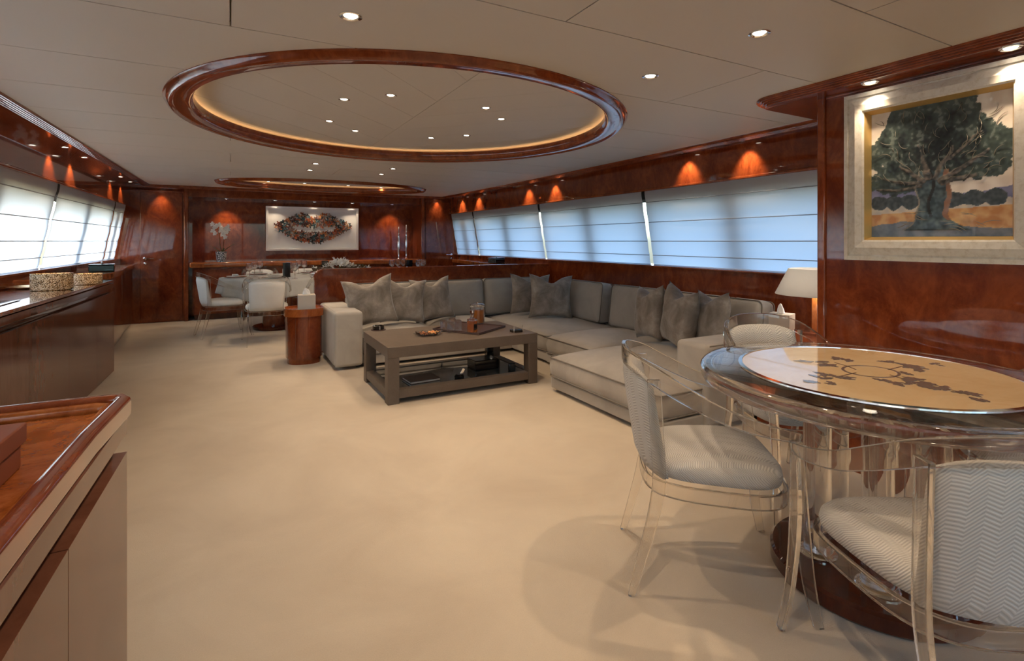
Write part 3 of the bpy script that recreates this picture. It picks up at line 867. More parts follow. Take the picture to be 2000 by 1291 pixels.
# tall silver candlesticks
cs0 = None
for x, y, s, l in [(2.82, 9.70, 1.0, 'left tall silver candlestick on the sideboard'), (2.98, 9.74, 1.07, 'right, slightly taller silver candlestick on the sideboard')]:
    if cs0 is None:
        cs0 = thing('candlestick', l, 'candlestick', (x, y, .915), 0, 'tall silver candlesticks')
        MB().lathe([(.038, 0), (.040, .006), (.020, .02), (.012, .05), (.022, .12), (.026, .25), (.022, .40), (.012, .46), (.018, .47), (.018, .475)], 20).build('stand', SILV, cs0, smooth=True, auto=50)
        MB().lathe([(.010, .475), (.008, .60), (0, .61)], 12).build('candle', PETAL, cs0, smooth=True)
    else: o = dup(cs0, (x, y, .915), 0, l); o.scale = (1, 1, s)

# ------------------------------------------------------------------ lips artwork in a white box frame
AX0, AX1, AZ0, AZ1 = .54, 2.11, 1.085, 1.86
art = thing('lips_artwork', 'white box-framed artwork of butterflies shaped as lips on the far wall', 'artwork', ((AX0 + AX1) / 2, 9.94, AZ0))
hw, ah = (AX1 - AX0) / 2, AZ1 - AZ0
MB().box(-hw, hw, .025, .04, 0, ah).build('back_board', WHITEP, art)
for a in ((-hw, hw, -.05, .03, 0, .035), (-hw, hw, -.05, .03, ah - .035, ah), (-hw, -hw + .035, -.05, .03, .035, ah - .035), (hw - .035, hw, -.05, .03, .035, ah - .035)):
    MB().box(*a).build('frame_side', WHITEP, art, bevel=.003)
BCOL = [(.30, .055, .015), (.50, .14, .03), (.03, .10, .12), (.02, .045, .05), (.22, .10, .09), (.55, .26, .10), (.10, .035, .03), (.30, .20, .17), (.42, .09, .02), (.05, .14, .17), (.035, .02, .02), (.36, .30, .26)]
bmats = [pbr('butterfly_%s' % n, c, .5) for n, c in zip(['rust', 'orange', 'teal', 'dark_teal', 'mauve', 'ochre', 'maroon', 'grey', 'red', 'blue', 'black', 'beige'], BCOL)]
def butterfly(mat):
    m = MB()
    for s in (-1, 1):
        w = [(0, .004, 0), (.020 * s, .030, .014), (.042 * s, .034, .020), (.044 * s, .012, .018), (.026 * s, 0, .010), (.034 * s, -.018, .014), (.024 * s, -.034, .012), (.006 * s, -.014, .003)]
        m.add(w, [tuple(range(8)) if s > 0 else tuple(range(7, -1, -1))])
        m.add([(x, y, z - .0015) for x, y, z in w], [tuple(range(7, -1, -1)) if s > 0 else tuple(range(8))])
    m.box(-.002, .002, -.018, .018, 0, .004)
    return m.build('butterfly', mat, art)
br = random.Random(11)
protos = []
def inside_lips(u, v):        # u -1..1, v -1..1 (up)
    def ip(T):
        for (x0, y0), (x1, y1) in zip(T, T[1:]):
            if x0 <= u <= x1: return lerp(y0, y1, (u - x0) / (x1 - x0))
        return 0
    top = ip([(-1, .25), (-.85, .42), (-.6, .72), (-.35, .98), (-.15, .95), (-.04, .74), (.0, .66), (.04, .74), (.15, .95), (.35, 1.0), (.6, .76), (.85, .45), (1, .28)])
    bot = ip([(-1, .15), (-.85, -.15), (-.6, -.52), (-.3, -.84), (0, -1), (.3, -.84), (.6, -.52), (.85, -.12), (1, .15)])
    if not (bot < v < top): return False
    q = (u - .03) / .56
    if abs(q) < 1 and -.30 + .26 * q * q < v < .14 + .22 * q * q - .10 * q ** 4: return False
    return True
cnt = 0
pts_b = []
tries = 0
while len(pts_b) < 230 and tries < 60000:
    tries += 1
    u, v = br.uniform(-1, 1), br.uniform(-1, 1)
    if not inside_lips(u, v): continue
    if any((u - a) ** 2 * 5.5 + (v - b) ** 2 < .0150 for a, b in pts_b): continue
    pts_b.append((u, v))
for i, (u, v) in enumerate(pts_b):
    k = br.randrange(12)
    while len(protos) < 12: protos.append(None)
    if protos[k] is None: protos[k] = butterfly(bmats[k]); o = protos[k]
    else: o = protos[k].copy(); C.objects.link(o); o.parent = art
    o.location = (u * .66, .018 - br.random() * .022, ah * .50 + v * .265)
    o.rotation_euler = (PI / 2 + br.uniform(-.25, .25), br.uniform(0, 2 * PI), br.uniform(-.25, .25)); 
    s = br.uniform(.70, .98); o.scale = (s, s, s)
wt_ = pbr('butterfly_white', (.80, .80, .80), .5)
pw = None
for i in range(16):
    if pw is None: pw = butterfly(wt_); o = pw
    else: o = pw.copy(); C.objects.link(o); o.parent = art
    u = lerp(-.46, .46, i / 15)
    o.location = (u * .66, .016, ah * .5 + (-.02 - .08 * (1 - (u / .5) ** 2)) * .265 + br.uniform(-.01, .01))
    o.rotation_euler = (PI / 2, br.uniform(0, 6), 0); o.scale = (.8,) * 3

# ------------------------------------------------------------------ partition behind the sofa
pt_ = thing('partition', 'low mahogany partition with rounded corner behind the sofa', 'partition', (2.35, 6.16, 0))
def pp(x0, x1, h, r, y0, y1):
    P = [(x1, 0), (x1, h)]
    for k in range(9):
        a = PI / 2 + PI / 2 * k / 8
        P.append((x0 + r + r * math.cos(a), h - r + r * math.sin(a)))
    P.append((x0, 0))
    M = Matrix(((1, 0, 0, 0), (0, 0, -1, 0), (0, 1, 0, 0), (0, 0, 0, 1)))
    return MB().prism(P, -y1, -y0, M)
pp(-1.52, 1.60, .925, .10, -.03, .03).build('panel', MAHOG, pt_, smooth=True, auto=30)
P = [(-1.52, 0, .2), (-1.52, 0, .80)] + [(-1.42 + .105 * math.cos(PI - PI / 2 * k / 8), 0, .825 + .105 * math.sin(PI - PI / 2 * k / 8)) for k in range(9)] + [(1.56, 0, .930)]
MB().band(P, .014, .075, up=Vector((0, 1, 0)), ws=[.075] * len(P), ts=[.012] * len(P)).build('cap_rail', MAHOG_T, pt_, smooth=True, auto=35)

# ------------------------------------------------------------------ sofa
sofa = thing('sectional_sofa', 'large grey-beige linen corner sofa with a chaise end', 'sofa', (0, 0, 0))
def soft_box(x0, x1, y0, y1, z0, z1, dome=.0, r=.03, nx=10, ny=10, sag=0.0, M=None):
    """cushion: rounded box with a domed top"""
    m = MB(); vs, fs = [], []
    cx, cy, hx, hy = (x0 + x1) / 2, (y0 + y1) / 2, (x1 - x0) / 2, (y1 - y0) / 2
    def gridc(n): return [-1] + [-1 + .12 * 1] + [lerp(-.88, .88, k / n) for k in range(1, n)] + [.88, 1]
    us, vs_ = gridc(nx), gridc(ny)
    def ins(u, v, inset):
        # rounded-corner plan
        x, y = u * (hx - inset), v * (hy - inset)
        rr = min(r * 1.6, hx * .5, hy * .5)
        ax, ay = abs(x) - (hx - inset - rr), abs(y) - (hy - inset - rr)
        if ax > 0 and ay > 0:
            l = math.hypot(ax, ay); mx = max(ax, ay)
            k = mx / l
            x = math.copysign(hx - inset - rr + ax * k, x); y = math.copysign(hy - inset - rr + ay * k, y)
        return cx + x, cy + y
    nU, nV = len(us), len(vs_)
    top = []
    for i, u in enumerate(us):
        for j, v in enumerate(vs_):
            x, y = ins(u, v, r * .55 if False else 0)
            f = (1 - abs(u) ** 2.6) * (1 - abs(v) ** 2.6)
            edge = 1 if (i in (0, nU - 1) or j in (0, nV - 1)) else 0
            z = z1 + dome * f - (r * .55 if edge else 0)
            if edge: pass
            vs.append((x, y, z))
    for i in range(nU - 1):
        for j in range(nV - 1):
            fs.append((i * nV + j, (i + 1) * nV + j, (i + 1) * nV + j + 1, i * nV + j + 1))
    # border loop
    loop = [(i, 0) for i in range(nU)] + [(nU - 1, j) for j in range(1, nV)] + [(i, nV - 1) for i in range(nU - 2, -1, -1)] + [(0, j) for j in range(nV - 2, 0, -1)]
    base = len(vs); L = len(loop)
    rowsz = [(z1 - r, .0, .0), ((z0 + z1) / 2, .0, .008), (z0 + r * .6, .0, 0), (z0, r * .5, 0)]
    prev = [i * nV + j for i, j in loop]
    for z, inset, bulge in rowsz:
        cur = []
        for (i, j) in loop:
            x, y = ins(us[i], vs_[j], inset)
            dx, dy = x - cx, y - cy
            if bulge:
                if abs(us[i]) == 1: x += math.copysign(bulge, dx)
                if abs(vs_[j]) == 1: y += math.copysign(bulge, dy)
            cur.append(len(vs)); vs.append((x, y, z))
        for k in range(L): fs.append((prev[k], cur[k], cur[(k + 1) % L], prev[(k + 1) % L]))
        prev = cur
    fs.append(tuple(prev))
    m.add(vs, fs, M)
    return m
def piping_rect(x0, x1, y0, y1, z, r=.045, rad=.005, M=None):
    P = []
    for (cx, cy, a0) in ((x1 - r, y1 - r, 0), (x0 + r, y1 - r, PI / 2), (x0 + r, y0 + r, PI), (x1 - r, y0 + r, 1.5 * PI)):
        for k in range(5):
            a = a0 + PI / 2 * k / 4
            P.append(Vector((cx + r * math.cos(a), cy + r * math.sin(a), z)))
    if M is not None: P = [M @ p for p in P]
    return MB().tube(P, rad, 6, closed=True)
def seat(x0, x1, y0, y1, dome=.065, z0=.125, z1=.30, name='seat_cushion'):
    s = soft_box(x0, x1, y0, y1, z0, z1, dome).build(name, SOFA, sofa, smooth=True)
    piping_rect(x0 - .002, x1 + .002, y0 - .002, y1 + .002, z1 - .014).build('piping', SOFA_P, s, smooth=True)
    piping_rect(x0 - .002, x1 + .002, y0 - .002, y1 + .002, z0 + .012).build('piping', SOFA_P, s, smooth=True)
def base(x0, x1, y0, y1): MB().box(x0, x1, y0, y1, .03, .122).build('base', SOFA, sofa, bevel=.012, bseg=3)
SX = 3.90
base(1.16, 2.82, 5.17, 6.10); base(2.82, SX, 4.42, 6.10); base(2.80, SX, 3.64, 4.42); base(2.35, SX, 2.36, 3.64)
MB().box(1.1, SX - .05, 5.25, 6.05, 0, .03).build('plinth', DARKM, sofa)
MB().box(2.88, SX - .05, 3.6, 5.25, 0, .03).build('plinth', DARKM, sofa)
MB().box(2.42, SX - .05, 2.42, 3.6, 0, .03).build('plinth', DARKM, sofa)
seat(1.16, 1.97, 5.155, 5.98); seat(1.98, 2.80, 5.155, 5.98); seat(2.81, 3.78, 4.43, 5.98); seat(2.79, 3.78, 3.66, 4.42)
seat(2.335, 3.72, 2.37, 3.65, dome=.085)
def arm(x0, x1, y0, y1, zt):
    a = MB().box(x0, x1, y0, y1, .03, zt).build('armrest', SOFA, sofa, bevel=.035, bseg=4)
    return a
aL = arm(.875, 1.145, 5.15, 6.10, .565)
for y in (5.155,): 
    P = [(.878, y, .05), (.878, y, .53), (.90, y, .560), (.93, y, .566)]
MB().tube([(.882, 5.175, .04), (.882, 5.175, .52), (.886, 5.18, .545), (.895, 5.22, .556), (.895, 6.05, .556)], .005, 6).build('piping', SOFA_P, aL, smooth=True)
MB().tube([(1.138, 5.175, .04), (1.138, 5.175, .52), (1.134, 5.18, .545)], .005, 6).build('piping', SOFA_P, aL, smooth=True)
aR = arm(2.70, 3.62, 2.33, 2.60, .575)
MB().tube([(2.722, 2.338, .04), (2.722, 2.338, .54), (2.74, 2.34, .562), (3.58, 2.342, .562)], .005, 6).build('piping', SOFA_P, aR, smooth=True)
# back frame and back cushions
MB().box(1.145, SX, 5.98, 6.11, .12, .62).build('back_frame', SOFA, sofa, bevel=.03, bseg=3)
MB().box(3.78, SX + .02, 2.60, 5.98, .12, .62).build('back_frame', SOFA, sofa, bevel=.03, bseg=3)
def backc(cx, cy, w, ang, h=.44, th=.20, z=.335, lean=.12):
    """upright cushion: w wide, facing direction ang (0 = faces -y)"""
    M = Matrix.Translation((cx, cy, z)) @ Matrix.Rotation(ang, 4, 'Z') @ Matrix.Rotation(PI / 2 - lean, 4, 'X')
    s = soft_box(-w / 2, w / 2, 0, h, -th / 2, th / 2 - .02, .035, .035, M=M).build('back_cushion', SOFA, sofa, smooth=True)
    piping_rect(-w / 2 - .001, w / 2 + .001, -.001, h + .001, th / 2 - .034, M=M).build('piping', SOFA_P, s, smooth=True)
    piping_rect(-w / 2 - .001, w / 2 + .001, -.001, h + .001, -th / 2 + .012, M=M).build('piping', SOFA_P, s, smooth=True)
backc(1.58, 5.86, .80, 0); backc(2.38, 5.86, .78, 0); backc(3.15, 5.86, .74, 0)
backc(3.66, 4.98, .80, -PI / 2); backc(3.66, 4.05, 1.0 - .26, -PI / 2); backc(3.66, 3.30, .72, -PI / 2); backc(3.66, 2.78, .34, -PI / 2)

# ------------------------------------------------------------------ velvet pillows
def pillow_mesh(seed, s=.25, T=.085):
    m = MB(); n = 18; rr = random.Random(seed); off = Vector((rr.random() * 50, rr.random() * 50, 0))
    vs, fs = [], []
    for side in (1, -1):
        for i in range(n + 1):
            for j in range(n + 1):
                u, v = -1 + 2 * i / n, -1 + 2 * j / n
                k = 1 - .13 * (1 - v * v) * abs(u) ** 1.5; l = 1 - .13 * (1 - u * u) * abs(v) ** 1.5
                # karate chop dent in the top edge
                chop = .30 * math.exp(-(u / .38) ** 2) * max(0, v) ** 2.5
                x = u * k * s; y = (v * l - chop) * s
                f = max(0, (1 - u * u) * (1 - v * v)) ** .42
                w = noise.noise(off + Vector((u * 2.2, v * 2.2, side))) * .016 + noise.noise(off + Vector((u * 6, v * 5, side + 7))) * .007
                z = side * (T * f * (1 - .35 * chop) + w * f)
                vs.append((x, y, z))
    q = (n + 1) ** 2
    for sd in (0, 1):
        for i in range(n):
            for j in range(n):
                a = sd * q + i * (n + 1) + j
                f = (a, a + n + 1, a + n + 2, a + 1)
                fs.append(f if sd == 0 else f[::-1])
    m.add(vs, fs); return m
def pillow(x, y, z, face, lean, roll, label, seed, s=.25, T=.09):
    """face: heading (radians) of the front normal in plan; lean: tilt back; z = lowest point"""
    h = s * 1.0
    o = pillow_mesh(seed, s, T).build('throw_pillow', VELVET, None, smooth=True)
    M = Matrix.Rotation(face + PI / 2, 4, 'Z') @ Matrix.Rotation(PI / 2 - lean, 4, 'X') @ Matrix.Rotation(roll, 4, 'Z')
    zmin = min((M @ v.co).z for v in o.data.vertices)
    o.matrix_world = Matrix.Translation((x, y, z - zmin)) @ M
    tag(o, label, 'pillow', 'taupe velvet throw pillows')
D = math.radians
pillow(1.29, 5.50, .325, D(-105), .28, D(9), 'velvet pillow leaning on the left sofa arm', 1, .265)
pillow(1.66, 5.52, .345, D(-95), .25, D(-5), 'velvet pillow in the middle of the left three', 2, .245)
pillow(2.02, 5.60, .335, D(-85), .25, D(4), 'velvet pillow right of the left three, beside the bare grey back cushion', 3, .25)
pillow(3.22, 5.45, .350, D(-110), .22, D(-2), 'rear velvet pillow of the corner pair', 4, .25)
pillow(3.28, 5.08, .340, D(-112), .24, D(-3), 'front velvet pillow of the corner pair', 5, .26)
pillow(3.27, 3.45, .355, D(162), .10, D(6), 'leftmost velvet pillow of the right three, above the chaise', 6, .24, .095)
pillow(3.19, 3.03, .355, D(160), .10, D(-6), 'middle velvet pillow of the right three above the chaise', 7, .255, .10)
pillow(3.26, 2.78, .375, D(158), .12, D(3), 'rightmost velvet pillow beside the right sofa arm', 8, .24, .095)

# ------------------------------------------------------------------ coffee table and its things
ct = thing('coffee_table', 'rectangular taupe oak coffee table with lower glass shelf', 'table', (1.715, 4.305, 0))
a, b = .665, .405
MB().box(-a, a, -b, b, .355, .44).build('tabletop', TAUPE, ct, bevel=.004)
for sx in (-1, 1):
    for sy in (-1, 1):
        MB().box(min(sx * a, sx * (a - .09)), max(sx * a, sx * (a - .09)), min(sy * b, sy * (b - .09)), max(sy * b, sy * (b - .09)), 0, .355).build('leg', TAUPE, ct, bevel=.003)
for y0, y1 in ((-b + .004, -b + .075), (b - .075, b - .004)): MB().box(-a + .09, a - .09, y0, y1, .04, .105).build('shelf_rail', TAUPE, ct, bevel=.003)
for x0, x1 in ((-a + .004, -a + .075), (a - .075, a - .004)): MB().box(x0, x1, -b + .09, b - .09, .04, .105).build('shelf_rail', TAUPE, ct, bevel=.003)
MB().box(-a + .075, a - .075, -b + .075, b - .075, .085, .099).build('glass_shelf', SMOKE, ct)
TZ = .441
def onp(px, py, z=TZ): x, y = AT(px, py, z); return (x, y, z)
tray = thing('serving_tray', 'brown leather serving tray on the coffee table', 'tray', (1.94, 4.38, TZ), D(33))
MB().box(-.235, .235, -.25, .25, 0, .008).build('tray_base', WALNUT, tray, bevel=.002)
MB().band([(-.23, -.245, .012), (.23, -.245, .012), (.23, .245, .012), (-.23, .245, .012)], .014, .008, closed=True).build('tray_rim', WALNUT, tray)
g0 = None
for px, py, l in [(868, 645, 'upturned crystal tumbler at the left end of the serving tray'), (881, 648, 'upturned crystal tumbler in front on the serving tray'), (894, 644, 'upturned crystal tumbler nearest the bottle on the serving tray'),
                  (883, 640, 'upturned crystal tumbler at the back of the serving tray')]:
    x, y = AT(px, py, TZ + .009)
    if g0 is None:
        g0 = thing('tumbler', l, 'glass', (x, y, TZ + .0095), 0, 'upturned crystal tumblers')
        MB().lathe([(.037, 0), (.039, .04), (.036, .078), (.028, .088), (0, .090), (0, .076), (.026, .072), (.034, .04), (.034, 0)], 20).build('glass_body', CRYST, g0, smooth=True, auto=50)
    else: dup(g0, (x, y, TZ + .0095), px * .1, l)
x, y = AT(929, 634, TZ + .009)
t = thing('ice_bucket', 'amber glass jug with chrome lid on the tray behind the bottle', 'jug', (x + .04, y + .05, TZ + .0095))
MB().lathe([(.066, 0), (.070, .01), (.070, .17), (.066, .17), (.066, .012), (0, .012)], 28).build('glass_wall', GLASS, t, smooth=True, auto=50)
MB().lathe([(0, .014), (.064, .014), (.064, .135), (0, .135)], 28).build('tea', AMBER, t, smooth=True, auto=50)
MB().lathe([(.071, .165), (.073, .170), (.073, .185), (.05, .192), (.012, .194), (.012, .205), (0, .208)], 28).build('lid', CHROME, t, smooth=True, auto=50)
x, y = AT(922, 650, TZ + .009)
t = thing('decanter', 'square crystal bottle of amber liquor with a stopper on the tray', 'bottle', (x, y, TZ + .0095), .5)
MB().box(-.036, .036, -.036, .036, 0, .125).build('glass_body', GLASS, t, bevel=.012, bseg=3)
MB().box(-.030, .030, -.030, .030, .008, .105).build('liquor', AMBER, t, bevel=.008, bseg=3)
MB().lathe([(.018, .124), (.014, .14), (.016, .165), (0, .165)], 16).build('neck', GLASS, t, smooth=True, auto=40)
MB().lathe([(.014, .166), (.022, .174), (.022, .196), (.012, .204), (0, .204)], 16).build('stopper', CHROME, t, smooth=True, auto=40)
MB().box(-.022, .022, -.038, -.0365, .03, .08).build('bottle_label', BLACK, t)
x, y = AT(738, 645, TZ)
t = thing('ashtray', 'round black and chrome ashtray on the left end of the coffee table', 'ashtray', (x + .01, y + .02, TZ))
MB().lathe([(.066, 0), (.066, .004), (.052, .006), (0, .006)], 28).build('coaster', WALNUT, t, smooth=True, auto=40)
MB().lathe([(.050, .0065), (.052, .01), (.052, .038), (.044, .042), (.040, .034), (0, .032)], 28).build('cup', BLACK, t, smooth=True, auto=40)
MB().box(-.004, .004, -.0535, -.050, .008, .040).build('chrome_clip', CHROME, t)
x, y = AT(1013, 650, TZ)
t = thing('coaster_box', 'small black coaster box with chrome clips at the right table corner', 'coasters', (x + .005, y + .05, TZ))
MB().box(-.05, .05, -.035, .035, 0, .022).build('box_body', BLACK, t, bevel=.004)
for k in (-1, 1): MB().box(k * .045 - .003, k * .045 + .003, -.038, -.033, 0, .06).build('clip', CHROME, t)
x, y = AT(838, 655, TZ)
t = thing('snack_dish', 'crystal leaf dish holding nuts and snacks on the coffee table', 'dish', (x, y + .02, TZ), .15)
m = MB(); prof = [(.03, 0), (.07, .006), (.105, .022), (.108, .024), (.068, .010), (0, .006)]
m.lathe(prof, 40, None, 1.15, .85)
for i, v in enumerate(m.v):
    a_ = math.atan2(v[1], v[0]); rr = math.hypot(v[0], v[1]); k = 1 + .16 * math.cos(a_ * 8) * (rr / .1) ** 2 * .6
    m.v[i] = (v[0] * k, v[1] * k, v[2] + (.004 * math.cos(a_ * 8) if rr > .09 else 0))
m.build('leaf_dish', GLASS, t, smooth=True)
nutm = [pbr('nut_brown', (.35, .12, .04), .5), pbr('nut_tan', (.62, .34, .14), .5), pbr('nut_dark', (.10, .03, .015), .5), pbr('cracker_orange', (.65, .22, .06), .5)]
nr = random.Random(5)
for k, mt in enumerate(nutm):
    m = MB()
    for i in range(26):
        cx = (-.04 if k in (0, 2) else .045) + nr.gauss(0, .018); cy = nr.gauss(0, .02)
        m.sphere((cx, cy, .014 + nr.random() * .012), nr.uniform(.004, .0075), 6, 4, (1.4, 1, .8))
    o = m.build('snack_mix', mt, t, smooth=True); o['kind'] = 'stuff'
SZ = .0995
x, y = AT(818, 742, SZ)
t = thing('album', 'brown leather-bound album lying on the lower table shelf', 'book', (x + .02, y, SZ), .06)
MB().box(-.13, .13, -.10, .10, 0, .003).build('cover', WALNUT, t); MB().box(-.125, .127, -.097, .097, .003, .017).build('pages', CREAM, t); MB().box(-.13, .13, -.10, .10, .017, .021).build('cover', WALNUT, t)
x, y = AT(897, 738, SZ)
t = thing('lighter_holder', 'small black holder with chrome lighter on the lower shelf', 'lighter', (x, y, SZ))
MB().lathe([(.040, 0), (.042, .02), (.030, .034), (0, .034)], 20).build('holder', BLACK, t, smooth=True, auto=40)
MB().box(-.012, .012, -.006, .006, .034, .085, Matrix.Rotation(.5, 4, 'Y')).build('lighter', SILV, t, bevel=.002)
x, y = AT(948, 722, SZ)
t = MB().box(-.12, .12, -.09, .09, 0, .085).build('storage_box', BLACK, None, bevel=.008); t.location = (x + .02, y + .09, SZ); tag(t, 'black box on the right part of the lower table shelf', 'box')
t = MB().box(-.035, .035, -.03, .03, 0, .19).build('speaker', BLACK, None, bevel=.006); t.location = (x + .17, y + .27, SZ); tag(t, 'upright black speaker behind the black box on the lower shelf', 'speaker')
x, y = AT(1003, 724, SZ)
t = thing('candle_glass', 'small dark glass candle cup on the right of the lower shelf', 'candle holder', (x, y + .03, SZ))
MB().lathe([(.030, 0), (.034, .005), (.034, .055), (.030, .055), (.029, .010), (0, .010)], 20).build('cup', SMOKE, t, smooth=True, auto=40)
MB().lathe([(.027, .011), (.027, .040), (0, .040)], 16).build('wax', PETAL, t, smooth=True, auto=40)

# ------------------------------------------------------------------ end tables, tissue boxes, lamp
et = thing('end_table', 'round-fronted mahogany cabinet end table left of the sofa', 'end table', (.672, 5.78, 0))
def dshape(s, hx=.18, hy=.20, flat=True):
    P = []
    for k in range(40):
        a = 2 * PI * k / 40; n_ = 2.6
        c, sn = math.cos(a), math.sin(a)
        P.append((math.copysign(abs(c) ** (2 / n_), c) * (hx * s), math.copysign(abs(sn) ** (2 / n_), sn) * (hy * s)))
    return P
MB().prism(dshape(.90), 0, .06).build('plinth', MAHOG_T, et, smooth=True, auto=40)
MB().prism(dshape(.97), .06, .485).build('body', MAHOG, et, smooth=True, auto=40)
MB().prism(dshape(1.07), .485, .545).build('top', TOPW, et, smooth=True, auto=40)
MB().band([(x, y, .551) for x, y in dshape(1.03)], .022, .016, closed=True).build('raised_rim', TOPW, et, smooth=True, auto=40)
MB().box(-.10, -.097, -.199, -.190, .065, .48).build('door_seam', MAHOG_D, et)
def tissue(x, y, z, rz, label, s=.125, h=.135):
    t = thing('tissue_box', label, 'tissue box', (x, y, z), rz, 'tissue boxes')
    MB().box(-s / 2, s / 2, -s / 2, s / 2, 0, h).build('cover', CREAM, t, bevel=.003)
    MB().lathe([(.028, h), (.028, h + .001), (0, h + .001)], 20, None, 1.3, .8).build('slot', MAHOG_D, t)
    m = MB(); r_ = random.Random(x); vs, fs = [], []; n = 16
    for k in range(7):
        for i in range(n):
            a = 2 * PI * i / n; u = k / 6
            r = (.030 * (1 - u) ** .7 + .003 + .012 * u * (1 - u)) * (1 + .45 * math.sin(3 * a + u * 2) * (.3 + u))
            vs.append((r * math.cos(a) * 1.1 - .012 * u, r * math.sin(a) * .6, h + .001 + .066 * u + .010 * math.sin(2 * a + 1) * u * (1 - u)))
    for k in range(6):
        for i in range(n): fs.append((k * n + i, k * n + (i + 1) % n, (k + 1) * n + (i + 1) % n, (k + 1) * n + i))
    m.add(vs, fs); m.build('tissue', PAPER, t, smooth=True)
tissue(.69, 5.70, .5455, D(-4), 'cream leather tissue box on the round end table', .165, .155)
e2 = thing('side_table', 'mahogany side table behind the right sofa arm under the lamp', 'side table', (3.40, 2.05, 0))
MB().box(-.33, .33, -.22, .22, .58, .62).build('top', MAHOG_T, e2, bevel=.01)
MB().box(-.31, .31, -.20, .20, .05, .58).build('body', MAHOG, e2); MB().box(-.28, .28, -.18, .18, 0, .05).build('plinth', MAHOG_D, e2)
tissue(3.21, 2.16, .6205, D(18), 'cream tissue box beside the table lamp on the right', .135, .15)
lx, ly = 3.46, 2.06
lp = thing('table_lamp', 'table lamp with linen shade at the edge of the foreground wall', 'lamp', (lx, ly, .62))
MB().box(-.06, .06, -.06, .06, 0, .02).build('lamp_base', MAHOG_T, lp, bevel=.004)
MB().box(-.03, .03, -.03, .03, .02, .27).build('lamp_stem', HONEY, lp, bevel=.004)
MB().lathe([(.262, .272), (.180, .445), (.178, .445), (.260, .272)], 48, closed=True).build('lamp_shade', LAMPSH, lp, smooth=True, auto=50)
MB().sphere((-.04, -.02, .37), .028, 14, 10).build('bulb', pbr('bulb', (1, 1, 1), .3, emit=(1, .85, .62), es=25), lp, smooth=True)
MB().tube([(0, 0, .27), (0, 0, .345)], .008, 8).build('lamp_socket', BRASS, lp)
p = bpy.data.lights.new('lamp_light', 'POINT'); p.energy = 4.5; p.color = (1, .88, .72); p.shadow_soft_size = .035
o = bpy.data.objects.new('lamp_light', p); C.objects.link(o); o.location = (lx - .05, ly - .02, .62 + .33)

